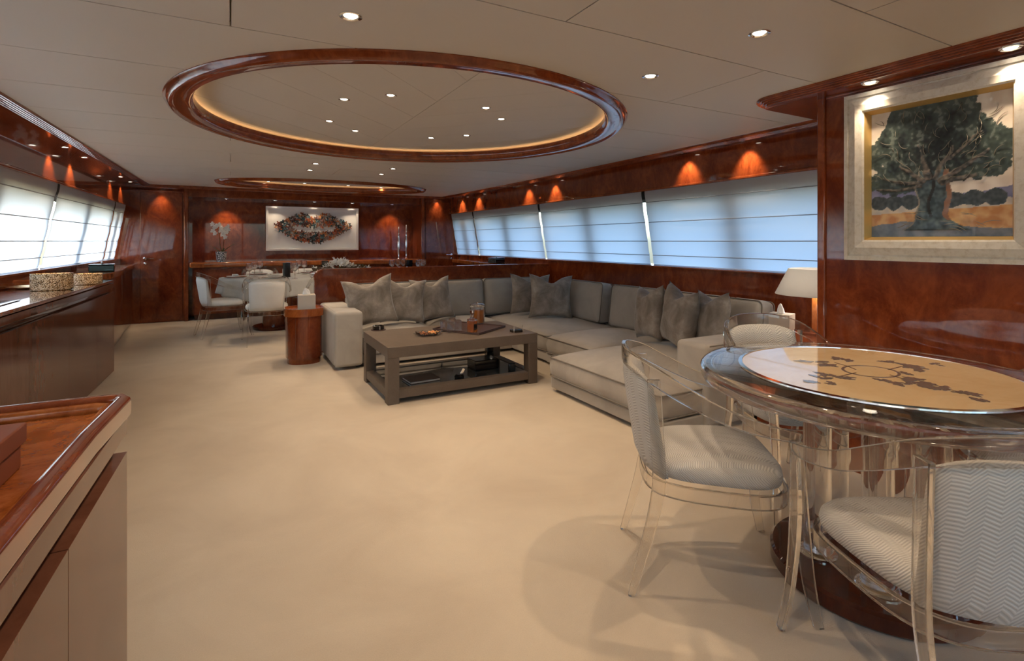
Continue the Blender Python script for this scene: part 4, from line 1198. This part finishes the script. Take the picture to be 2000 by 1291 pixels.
# ------------------------------------------------------------------ acrylic armchairs (local: faces +y)
def acrylic_chair(label, fab, loc, rz, group):
    t = thing('acrylic_armchair', label, 'chair', loc, rz, group)
    # seat cushion
    n, k = 28, 7; vs, fs = [], []
    def outline(a):
        c, s = math.cos(a), math.sin(a); e = 2 / 3.4
        x = math.copysign(abs(c) ** e, c); y = math.copysign(abs(s) ** e, s)
        return x * (.235 + .03 * y), y * .235
    rows = [(.90, .405), (.985, .413), (1.0, .43), (.985, .448), (.93, .463), (.80, .476), (.55, .487), (.25, .493), (0.02, .495)]
    for s_, z in rows:
        for i in range(n * 2):
            x, y = outline(2 * PI * i / (n * 2)); vs.append((x * s_, y * s_, z))
    nn = n * 2
    for r_ in range(len(rows) - 1):
        for i in range(nn): fs.append((r_ * nn + i, r_ * nn + (i + 1) % nn, (r_ + 1) * nn + (i + 1) % nn, (r_ + 1) * nn + i))
    fs.append(tuple(range(nn - 1, -1, -1))); fs.append(tuple(range((len(rows) - 1) * nn, len(rows) * nn)))
    MB().add(vs, fs).build('seat', fab, t, smooth=True)
    # seat rail: acrylic band all round under the cushion
    P = [(outline(2 * PI * i / 40)[0] * 1.03, outline(2 * PI * i / 40)[1] * 1.03, .375) for i in range(40)]
    MB().band(P, .05, .016, closed=True).build('seat_rail', ACRY, t, smooth=True, auto=40, bevel=.0025)
    for s in (-1, 1):
        # front leg rises past the seat and turns into the arm
        P = smoothpath([(s * .285, .285, .0), (s * .272, .262, .12), (s * .264, .245, .28), (s * .264, .232, .42), (s * .268, .225, .54), (s * .270, .215, .600)], 4)
        u = Vector((0, 1, 0)); L = len(P)
        MB().band(P, .03, .016, up=u, ws=[lerp(.030, .050, min(1, i / (L * .5))) if i < L * .6 else lerp(.05, .028, (i - L * .6) / (L * .4)) for i in range(L)], ts=[.016] * L).build('front_leg', ACRY, t, smooth=True, auto=40, bevel=.0025)
        P = smoothpath([(s * .215, -.300, .0), (s * .206, -.262, .14), (s * .205, -.225, .28), (s * .206, -.205, .40), (s * .210, -.212, .56), (s * .214, -.224, .765)], 4)
        L = len(P)
        MB().band(P, .03, .016, up=u, ws=[lerp(.026, .046, min(1, i / (L * .5))) for i in range(L)], ts=[.016] * L).build('rear_leg', ACRY, t, smooth=True, auto=40, bevel=.0025)
    # top rail: one sweeping band, arm - back - arm
    half = [(.270, .235, .605), (.276, .12, .628), (.272, 0, .665), (.256, -.12, .722), (.215, -.225, .778), (.12, -.292, .808), (0, -.312, .815)]
    full = [(x, y, z) for x, y, z in half] + [(-x, y, z) for x, y, z in half[-2::-1]]
    P = smoothpath(full, 5); L = len(P)
    MB().band(P, .055, .018, ws=[lerp(.034, .066, math.sin(PI * i / (L - 1)) ** .8) for i in range(L)], ts=[.018] * L).build('arm_rail', ACRY, t, smooth=True, auto=40, bevel=.003)
    # curved upholstered back
    vs, fs = [], []; nu, nv = 12, 8
    for sd in (0, 1):
        for i in range(nu + 1):
            for j in range(nv + 1):
                u_, v = -1 + 2 * i / nu, j / nv
                z = lerp(.410, .788 - .035 * u_ ** 4, v)
                yc = -.240 - .058 * v + .060 * u_ * u_
                e = (1 - abs(u_) ** 6) * (1 - abs(2 * v - 1) ** 8)
                y = yc + (1 if sd == 0 else -1) * (.010 + .016 * e)
                vs.append((u_ * (.190 + .012 * v - .05 * max(0, v - .85) * abs(u_)), y, z))
    q = (nu + 1) * (nv + 1)
    for sd in (0, 1):
        for i in range(nu):
            for j in range(nv):
                a_ = sd * q + i * (nv + 1) + j; f = (a_, a_ + 1, a_ + nv + 2, a_ + nv + 1)
                fs.append(f if sd == 0 else f[::-1])
    bl = [(i, 0) for i in range(nu + 1)] + [(nu, j) for j in range(1, nv + 1)] + [(i, nv) for i in range(nu - 1, -1, -1)] + [(0, j) for j in range(nv - 1, 0, -1)]
    for k_ in range(len(bl)):
        a_, b_ = bl[k_], bl[(k_ + 1) % len(bl)]
        fs.append((a_[0] * (nv + 1) + a_[1], b_[0] * (nv + 1) + b_[1], q + b_[0] * (nv + 1) + b_[1], q + a_[0] * (nv + 1) + a_[1]))
    MB().add(vs, fs).build('backrest', fab, t, smooth=True)
    return t
def heading(dx, dy): return math.atan2(dy, dx) - PI / 2
TC = (2.14, 1.07)
A = acrylic_chair('clear acrylic armchair left of the round table, seat turned to the right', HERR, (1.61, 1.39, 0), heading(.80, -.60), 'armchairs around the round table')
dup(A, (1.66, .66, 0), heading(.50, .86), 'clear acrylic armchair nearest the camera at the lower right, seen from behind')
dup(A, (2.46, 1.60, 0), heading(-.33, -.94), 'clear acrylic armchair behind the round table, its back toward the sofa arm')
dup(A, (2.64, .70, 0), heading(-.75, .66), 'clear acrylic armchair between round table and painting wall, right edge')

# ------------------------------------------------------------------ round table
rt = thing('round_table', 'round clear-topped table with inlaid cream marble medallion and acrylic columns', 'table', (TC[0], TC[1], 0))
MB().lathe([(0, .722), (.560, .722), (.572, .700), (.590, .692), (.606, .696), (.612, .708), (.610, .730), (.613, .740), (.606, .748), (.595, .750), (0, .750)], 96).build('acrylic_top', ACRY, rt, smooth=True, auto=40)
MB().lathe([(.452, .7505), (.466, .7505), (.466, .756), (.452, .758)], 96, closed=True).build('chrome_ring', CHROME, rt, smooth=True, auto=40)
MB().lathe([(0, .7505), (.451, .7505), (.451, .756), (0, .756)], 96).build('marble_disc', MARBLE, rt, smooth=True, auto=40)
MB().lathe([(0, .0), (.33, .0), (.34, .01), (.34, .055), (.33, .065), (0, .065)], 64, Matrix.Translation((-.035, -.015, 0))).build('pedestal_base', MAHOG_D, rt, smooth=True, auto=40)
for k in range(5):
    a_ = D(140 + 72 * k); cx, cy = -.035 + .185 * math.cos(a_), -.015 + .185 * math.sin(a_)
    M = Matrix.Translation((cx, cy, 0))
    MB().lathe([(0, .066), (.048, .066), (.048, .7215), (0, .7215)], 28, M).build('column', ACRY, rt, smooth=True, auto=40)
    MB().lathe([(.050, .0655), (.066, .0655), (.068, .072), (.060, .082), (.050, .084)], 28, M, closed=True).build('collar', CHROME, rt, smooth=True, auto=50)
# grey floral inlay: wreath, stems, leaves
IZ = .7563
m = MB(); P = [(.075 * math.cos(2 * PI * i / 32), .045 * math.sin(2 * PI * i / 32) * 1.0, 0) for i in range(32)]
wx, wy = AT(1700, 725, IZ)
m.band([(wx - TC[0] + .10 * math.cos(2 * PI * i / 36), wy - TC[1] + .085 * math.sin(2 * PI * i / 36), IZ) for i in range(36)], .0008, .010, closed=True)
m.build('inlay_wreath', INLAY, rt)
leafp = None; lr = random.Random(21)
def leaf(x, y, a_, s, mt):
    global leafp
    if leafp is None:
        out = []
        for k in range(11):
            u = k / 10; w = .5 * math.sin(PI * u) ** .8 * (1 + .35 * math.cos(u * 21)) * .42
            out.append((u, w))
        poly = [(u - .5, -w) for u, w in out] + [(u - .5, w) for u, w in out[-2:0:-1]]
        leafp = MB().prism(poly, 0, .0006 / .08).build('inlay_leaf', INLAY, rt); o = leafp
    else: o = leafp.copy(); C.objects.link(o); o.parent = rt
    o.location = (x - TC[0], y - TC[1], IZ + lr.random() * .0006); o.rotation_euler = (0, 0, a_); o.scale = (s, s, .08)
cl = [((1640, 702), 5, .05, .07), ((1612, 712), 5, .05, .08), ((1572, 706), 3, .03, .06), ((1600, 733), 5, .05, .075), ((1645, 738), 4, .04, .08), ((1570, 745), 3, .03, .06), ((1622, 747), 2, .03, .05),
      ((1738, 706), 3, .03, .07), ((1780, 716), 7, .05, .085), ((1800, 722), 4, .04, .07), ((1825, 711), 3, .03, .05), ((1775, 729), 2, .03, .06),
      ((1745, 746), 5, .04, .075), ((1800, 750), 7, .05, .09), ((1825, 757), 5, .04, .08), ((1885, 768), 5, .04, .07), ((1910, 778), 4, .04, .06), ((1790, 742), 3, .03, .06)]
for (px, py), n_, sp, s in cl:
    x, y = AT(px, py, IZ)
    for i in range(n_):
        leaf(x + lr.gauss(0, sp * .40), y + lr.gauss(0, sp * .40), lr.uniform(0, 2 * PI), s * lr.uniform(.6, 1.0), INLAY)
for pts in ([(1672, 722), (1655, 715), (1630, 708)], [(1672, 728), (1640, 735), (1600, 733)], [(1735, 722), (1760, 716), (1790, 716)], [(1738, 732), (1770, 742), (1810, 752), (1860, 762), (1900, 772)]):
    P = [(AT(px, py, IZ)[0] - TC[0], AT(px, py, IZ)[1] - TC[1], IZ) for px, py in pts]
    MB().band(P, .0008, .006).build('inlay_stem', INLAY2, rt)

# ------------------------------------------------------------------ tree painting
PY0, PY1, PZ0, PZ1 = .80, 1.60, 1.15, 2.03
pc = ((PY0 + PY1) / 2, (PZ0 + PZ1) / 2)
pa = thing('tree_painting', 'oil painting of a big old tree in a wide whitewashed frame', 'painting', (XW - .002, pc[0], pc[1]))
hy, hz = (PY1 - PY0) / 2, (PZ1 - PZ0) / 2
def frame_ring(o0, o1, x0, x1, mat, name, x0b=None):
    """mitred frame side: outer inset o0, inner inset o1; front surface from x0 (outer) to x1 (inner)"""
    for k in range(4):
        m = MB()
        c = [(-hy, -hz), (hy, -hz), (hy, hz), (-hy, hz)]
        def ins(i, o):
            y, z = c[i]; return (y - math.copysign(o, y), z - math.copysign(o, z))
        i, j = k, (k + 1) % 4
        a0, b0, a1, b1 = ins(i, o0), ins(j, o0), ins(i, o1), ins(j, o1)
        vs = [(0, *a0), (0, *b0), (0, *b1), (0, *a1), (x0, *a0), (x0, *b0), (x1, *b1), (x1, *a1)]
        m.add(vs, [(0, 1, 2, 3), (4, 5, 6, 7), (0, 1, 5, 4), (1, 2, 6, 5), (2, 3, 7, 6), (3, 0, 4, 7)]).build(name, mat, pa)
frame_ring(0, .022, -.050, -.056, FRAMEW, 'frame_edge')
frame_ring(.022, .030, -.048, -.048, FRAMEW, 'frame_edge')
frame_ring(.030, .066, -.052, -.070, FRAMEW, 'frame_side')
frame_ring(.066, .098, -.072, -.066, FRAMEW, 'frame_side')
frame_ring(.098, .106, -.062, -.058, FRAMEW, 'frame_lip')
frame_ring(.106, .124, -.058, -.010, GOLD, 'gilt_slip')
cy_, cz_ = hy - .122, hz - .122
NX, NZ = 150, 170
vs, fs, cols = [], [], []
def vn(x, y, s, o=0): return noise.noise(Vector((x * s + o, y * s - o, o * .37)))
def mixc(a_, b_, t_): return tuple(lerp(p_, q_, max(0, min(1, t_))) for p_, q_ in zip(a_, b_))
limbs = [((.40, .40), (.10, .47), .014), ((.42, .42), (.24, .55), .018), ((.45, .44), (.38, .70), .02), ((.50, .44), (.62, .66), .022), ((.55, .42), (.85, .60), .024), ((.56, .40), (.78, .44), .022), ((.40, .38), (.05, .38), .012), ((.60, .58), (.80, .74), .012)]
def seg_d(p, a_, b_):
    ax, ay = a_; bx_, by = b_; dx, dy = bx_ - ax, by - ay
    t_ = max(0, min(1, ((p[0] - ax) * dx + (p[1] - ay) * dy) / (dx * dx + dy * dy)))
    return math.hypot(p[0] - ax - t_ * dx, p[1] - ay - t_ * dy), t_
def paint(u, v):      # u 0..1 left to right, v 0..1 bottom to top
    n1, n2, n3 = vn(u, v, 5, 1), vn(u, v, 14, 3), vn(u, v, 38, 5)
    h = .15 * n3
    # sky
    c = mixc((.62, .55, .46), (.78, .72, .62), .5 + n2)
    c = mixc(c, (.55, .50, .55), max(0, .5 - v) * 1.2 + .2 * n1)
    # hills
    if v < .36 + .05 * math.sin(u * 4 + 2) + .01 * n2: c = mixc((.13, .14, .26), (.22, .23, .38), .5 + n2)
    # small trees
    if v < .26 + .02 * n1 and v > .17: c = mixc((.45, .42, .38), (.60, .52, .40), .5 + n2 * 2)
    for tx, tw in ((.07, .07), (.19, .07), (.31, .07), (.63, .075), (.77, .08), (.90, .075)):
        d_ = math.hypot((u - tx) / tw, (v - .27) / .055)
        if d_ < 1 + .3 * n2: c = mixc((.025, .04, .05), (.07, .09, .10), .5 + n3); h += .3
    # field
    if v < .19 + .035 * (u - .3): c = mixc((.45, .20, .06), (.62, .38, .16), .5 + n2 * 1.5 + n3 * .5)
    if v < .085 + .03 * math.sin(u * 5) + .01 * n2 - .0 * u: c = mixc((.08, .11, .15), (.18, .20, .24), .5 + n2 * 1.3 + n3 * .5)
    # crown
    rx_, rz_ = (u - .48) / .60, (v - .78) / .40
    d_ = math.hypot(rx_, rz_) + .22 * n1 + .16 * n2 + .10 * n3
    d_ += max(0, u - .70) * max(0, v - .70) * 14 + max(0, .20 - u) * max(0, v - .74) * 26
    low = math.hypot((u - .22) / .26, (v - .46) / .14) + .3 * n2 + .15 * n3
    low2 = math.hypot((u - .80) / .22, (v - .50) / .11) + .3 * n2 + .15 * n3
    if (d_ < 1.0 and v > .40) or low < .9 or low2 < .9:
        dk = math.hypot((u - .5) / .3, (v - .62) / .28)
        c = mixc((.006, .012, .014), (.05, .075, .065), dk * .6 + n2 * .9 + n3 * .6)
        if n3 + n2 > .42: c = mixc(c, (.16, .19, .17), .6)
        h += .5 + .8 * n3
    # trunk
    tl = .365 - .12 * max(0, (.16 - v) / .16) ** 2 * 2.2 + .012 * math.sin(v * 30); trr = .605 + .13 * max(0, (.16 - v) / .16) ** 2 * 2.2 + .012 * math.sin(v * 22 + 1)
    w_ = min(1, max(0, (v - .10) / .35))
    if .05 < v < .50 and tl + .0 * w_ < u < trr and not (v > .42 and abs(u - .475) < (v - .42) * .35 and n2 > -.2):
        c = mixc((.02, .04, .05), (.10, .15, .165), .40 + n2 + n3 * .8)
        if u > trr - .035 + .02 * n2 and v > .12: c = mixc(c, (.32, .15, .08), .7)
        if u < tl + .012: c = mixc(c, (.35, .30, .24), .6)
        if abs(u - .47 - .02 * math.sin(v * 20)) < .012 and v > .15: c = (.008, .01, .01)
        h += .9 + .6 * n2
    for a_, b_, w in limbs:
        dd, t_ = seg_d((u + .02 * n2, v + .02 * n1), a_, b_)
        if dd < w * (1 - .55 * t_):
            c = mixc((.03, .035, .035), (.20, .17, .14), .4 + n3 + .4 * (v - .4)); h += 1.6
    return c, h
for i in range(NX + 1):
    for j in range(NZ + 1):
        u, v = i / NX, j / NZ
        c, h = paint(u, v)
        vs.append((-.018 - .0016 * h, cy_ - 2 * cy_ * u, -cz_ + 2 * cz_ * v)); cols.append(c)
for i in range(NX):
    for j in range(NZ):
        a_ = i * (NZ + 1) + j; fs.append((a_, a_ + 1, a_ + NZ + 2, a_ + NZ + 1))
me = bpy.data.meshes.new('canvas'); me.from_pydata(vs, [], fs); me.materials.append(PAINT)
ca = me.color_attributes.new('Col', 'FLOAT_COLOR', 'POINT')
ca.data.foreach_set('color', [x for c in cols for x in (*c, 1.0)])
me.polygons.foreach_set('use_smooth', [True] * len(me.polygons))
o = bpy.data.objects.new('canvas', me); C.objects.link(o); o.parent = pa
MB().box(-.017, -.004, -cy_ - .002, cy_ + .002, -cz_ - .002, cz_ + .002).build('stretcher', CREAM, pa)
# raised strokes of thick paint
rs = random.Random(8); m = MB()
def stroke(u, v, a_, l, bend=.3):
    P = []
    for k in range(6):
        t_ = k / 5 - .5; aa = a_ + bend * t_
        P.append((-.0225, cy_ - 2 * cy_ * (u + math.cos(aa) * l * t_), -cz_ + 2 * cz_ * (v + math.sin(aa) * l * t_)))
    m.tube(P, .0012, 5, rs=[.0005, .0013, .0016, .0014, .001, .0004])
for k in range(64):
    u, v = rs.uniform(.04, .96), rs.uniform(.42, .95)
    stroke(u, v, math.atan2(v - .35, u - .5) + rs.uniform(-.7, .7), rs.uniform(.05, .13), rs.uniform(-1, 1))
for k in range(16): stroke(rs.uniform(.1, .9), rs.uniform(.04, .2), rs.uniform(-.5, .5), rs.uniform(.06, .14), rs.uniform(-.5, .5))
o = m.build('impasto_strokes', pbr('stroke_paint', (.20, .18, .14), .35, coat=.4), pa, smooth=True); o['kind'] = 'stuff'

# ------------------------------------------------------------------ dining table at the far end
DC = (1.33, 8.28); DA, DB = 1.46, .78
dt = thing('dining_table', 'oval dining table on mahogany pedestals at the far end', 'table', (DC[0], DC[1], 0))
MB().lathe([(0, .70), (1, .70), (1, .735), (0, .735)], 64, None, DA, DB).build('tabletop', MAHOG, dt)
for sx in (-1, 1):
    MB().lathe([(0, .05), (.15, .05), (.15, .70), (0, .70)], 32, Matrix.Translation((sx * .78, -.1, 0))).build('pedestal', MAHOG_T, dt, smooth=True, auto=40)
    MB().lathe([(0, .0), (.27, .0), (.28, .012), (.28, .04), (.27, .05), (0, .05)], 40, Matrix.Translation((sx * .78, -.1, 0))).build('foot', MAHOG_D, dt, smooth=True, auto=40)
# cloth
m = MB(); vs, fs = [], []; seg = 160
def cr(a_):
    c, s = math.cos(a_), math.sin(a_)
    return (DA + .012) * c, (DB + .012) * s
rows = [(.0, 0, .7375), (.5, 0, .7375), (.96, 0, .7375), (1.0, 0, .734)]
for s_, o_, z in rows:
    for i in range(seg):
        x, y = cr(2 * PI * i / seg); vs.append((x * s_, y * s_, z))
for k in range(1, 9):
    t_ = k / 8
    for i in range(seg):
        a_ = 2 * PI * i / seg; x, y = cr(a_); L = math.hypot(x, y) or 1
        # hangs lower where the square cloth's corners fall
        drop = .20 + .09 * abs(math.sin(2 * a_)) ** 3 
        f = .028 * math.sin(a_ * 22 + 1.2 * math.sin(3 * a_)) * t_ + .018 * math.sin(a_ * 9 + 2) * t_ + .03 * t_
        vs.append((x * (1 + f / L) + 0, y * (1 + f / L), .734 - drop * t_))
nr_ = len(vs) // seg
for r_ in range(nr_ - 1):
    for i in range(seg): fs.append((r_ * seg + i, r_ * seg + (i + 1) % seg, (r_ + 1) * seg + (i + 1) % seg, (r_ + 1) * seg + i))
m.add(vs, fs); cloth = m.build('tablecloth', CLOTH, None, smooth=True)
cloth.location = (DC[0], DC[1], 0.002); tag(cloth, 'silvery grey cloth draped over the far dining table', 'tablecloth')
cloth.modifiers.new('thick', 'SOLIDIFY').thickness = .002
# far chairs
F1 = acrylic_chair('white acrylic armchair at the left end of the dining table', WHITE_F, (-.08, 7.92, 0), heading(.97, .22), 'white armchairs around the dining table')
dup(F1, (.40, 7.12, 0), heading(.05, 1), 'white acrylic armchair seen from behind, left of the end table')
dup(F1, (1.16, 7.18, 0), heading(0, 1), 'white acrylic armchair mostly hidden behind partition end and tissue box')
dup(F1, (.42, 9.11, 0), heading(0, -1), 'left acrylic armchair on the far side of the dining table')
dup(F1, (1.12, 9.12, 0), heading(0, -1), 'right acrylic armchair on the far side of the dining table')
# place settings
TT = .7405
def place(x, y, rz, lab):
    t = thing('dinner_plate', 'grey charger plate, ' + lab, 'plate', (x, y, TT), rz, 'place settings on the dining table')
    MB().lathe([(.09, 0), (.145, .010), (.147, .013), (.09, .004), (0, .004)], 28).build('charger', SILV, t, smooth=True, auto=40)
    MB().lathe([(.06, .0135), (.11, .020), (.112, .023), (.06, .017), (0, .017)], 28).build('plate', WHITEP, t, smooth=True, auto=40)
    n = MB().box(-.07, .07, -.035, .035, 0, .022).build('folded_napkin', CLOTH, None, bevel=.006)
    n.location = (x, y, TT + .0245); n.rotation_euler = (0, 0, rz + .1); tag(n, 'folded grey napkin on the plate ' + lab, 'napkin', 'folded napkins')
    f = MB().box(-.008, .008, -.09, .09, 0, .004).build('fork', SILV, None, bevel=.0015)
    f.location = (x - .18 * math.cos(rz), y - .18 * math.sin(rz), TT + .0005); f.rotation_euler = (0, 0, rz); tag(f, 'silver fork left of the plate ' + lab, 'fork', 'forks')
    f = MB().box(-.008, .008, -.10, .10, 0, .004).build('knife', SILV, None, bevel=.0015)
    f.location = (x + .18 * math.cos(rz), y + .18 * math.sin(rz), TT + .0005); f.rotation_euler = (0, 0, rz); tag(f, 'silver knife right of the plate ' + lab, 'knife', 'knives')
place(.06, 8.20, -PI / 2, 'at the left end of the table')
place(.52, 7.86, 0, 'near side, second setting from the left')
place(1.18, 7.74, 0, 'near side, in front of the hidden chair')
place(.36, 8.76, PI, 'far side, left setting')
place(1.12, 8.78, PI, 'far side, right setting')
# wine glasses
wg = None
gl = [(487, 545, .735, 'tallest-left glass of the left cluster'), (497, 541, .735, 'middle glass of the left cluster'), (508, 536, .735, 'right glass of the left cluster'),
      (564, 540, .735, 'left glass of the middle cluster'), (576, 544, .735, 'front glass of the middle cluster'), (583, 534, .735, 'rear glass of the middle cluster'), (594, 536, .735, 'right glass of the middle cluster')]
def wineglass(x, y, l, s=1.0):
    global wg
    if wg is None:
        wg = thing('wine_glass', l, 'glass', (x, y, TT), 0, 'wine glasses on the dining table')
        MB().lathe([(.034, 0), (.035, .002), (.006, .006), (.004, .012), (.004, .085), (.010, .092), (.030, .108), (.040, .135), (.036, .19), (.0345, .19), (.038, .135), (.028, .110), (.006, .097), (0, .096)], 20).build('glass_body', CRYST, wg, smooth=True, auto=60)
        f = wg
    else: f = dup(wg, (x, y, TT), 0, l)
    f.scale = (s,) * 3
for px, py, z, l in gl:
    x, y = AT(px, py, .7405); wineglass(x, y, 'stemmed wine glass, ' + l, 1.1)
for x, y, l in [(2.25, 8.12, 'just right of the flowers'), (2.38, 8.24, 'second right of the flowers'), (2.50, 8.35, 'left of the right dark candle holder'),
                (2.72, 7.98, 'left one of the rightmost three'), (2.74, 8.16, 'middle one of the rightmost three'), (2.60, 7.85, 'right one of the rightmost three')]:
    wineglass(x, y, 'stemmed wine glass above the partition, ' + l, 1.12)
cb = None
for x, y, l in [(.70, 8.00, 'black square candle tower between the left wine glasses'), (1.30, 8.55, 'black square candle tower behind the middle wine glasses'), (2.55, 8.20, 'black square candle tower above the partition on the right')]:
    if cb is None:
        cb = thing('candle_tower', l, 'candle holder', (x, y, TT), 0, 'black candle towers')
        for k in range(4):
            M = Matrix.Rotation(k * PI / 2, 4, 'Z')
            MB().box(-.048, .048, -.048, -.043, 0, .20, M).build('side_panel', BLACK, cb)
        MB().box(-.048, .048, -.048, .048, 0, .006).build('tray', BLACK, cb)
        MB().lathe([(.025, .0065), (.025, .10), (0, .10)], 14).build('candle', PETAL, cb, smooth=True, auto=40)
    else: dup(cb, (x, y, TT), 0, l)
# centrepiece of white flowers
fl_ = thing('flower_arrangement', 'low centrepiece of white flowers and brown cones on the dining table', 'flowers', (1.47, 8.25, TT))
MB().lathe([(.30, 0), (.34, .02), (.32, .06), (0, .07)], 28, None, 1.3, .7).build('bowl', SILV, fl_, smooth=True)
cr_ = random.Random(4)
lily = None; cone = None
CONE = pbr('seed_cone', (.16, .11, .07), .8)
for k in range(34):
    x = cr_.gauss(0, .17); y = cr_.gauss(0, .08); z = .075 + max(0, .17 * math.exp(-(x / .16) ** 2)) * cr_.uniform(.5, 1.0)
    if lily is None:
        m = MB()
        for q_ in range(6):
            M = Matrix.Rotation(2 * PI * q_ / 6, 4, 'Z') @ Matrix.Rotation(-.6, 4, 'Y')
            m.add([(0, 0, 0), (.03, -.014, .004), (.055, -.010, .0), (.072, 0, -.008), (.055, .010, 0), (.03, .014, .004)], [(0, 1, 2, 3, 4, 5)], M)
        lily = m.build('lily', PETAL, fl_); o = lily
        lily.modifiers.new('thick', 'SOLIDIFY').thickness = .0015
    else: o = lily.copy(); C.objects.link(o); o.parent = fl_
    o.location = (x, y, z); o.rotation_euler = (cr_.uniform(-.9, .9), cr_.uniform(-.9, .9), cr_.uniform(0, 6))
for k in range(30):
    x = math.copysign(cr_.uniform(.12, .42), cr_.random() - .5); y = cr_.gauss(0, .07)
    if cone is None:
        m = MB()
        for q_ in range(5): m.lathe([(.008, q_ * .014), (.028 - q_ * .004, q_ * .014 + .006), (.006, q_ * .014 + .016)], 9)
        cone = m.build('seed_cone', CONE, fl_, smooth=False); o = cone
    else: o = cone.copy(); C.objects.link(o); o.parent = fl_
    o.location = (x, y, .065 + .05 * math.exp(-(x / .25) ** 2)); o.rotation_euler = (cr_.uniform(-1.2, 1.2), cr_.uniform(-1.2, 1.2), 0)
    s_ = cr_.uniform(.8, 1.3); o.scale = (s_,) * 3
for k in range(12):
    a_ = cr_.uniform(0, 2 * PI); l = cr_.uniform(.2, .42)
    P = [(math.cos(a_) * l * u * 1.1, math.sin(a_) * l * u * .5, .06 + .09 * math.sin(u * 2.5)) for u in (0, .4, .7, 1)]
    MB().band(P, .002, .02, ts=[.008, .024, .02, .003]).build('leaf', LEAF, fl_, smooth=True)
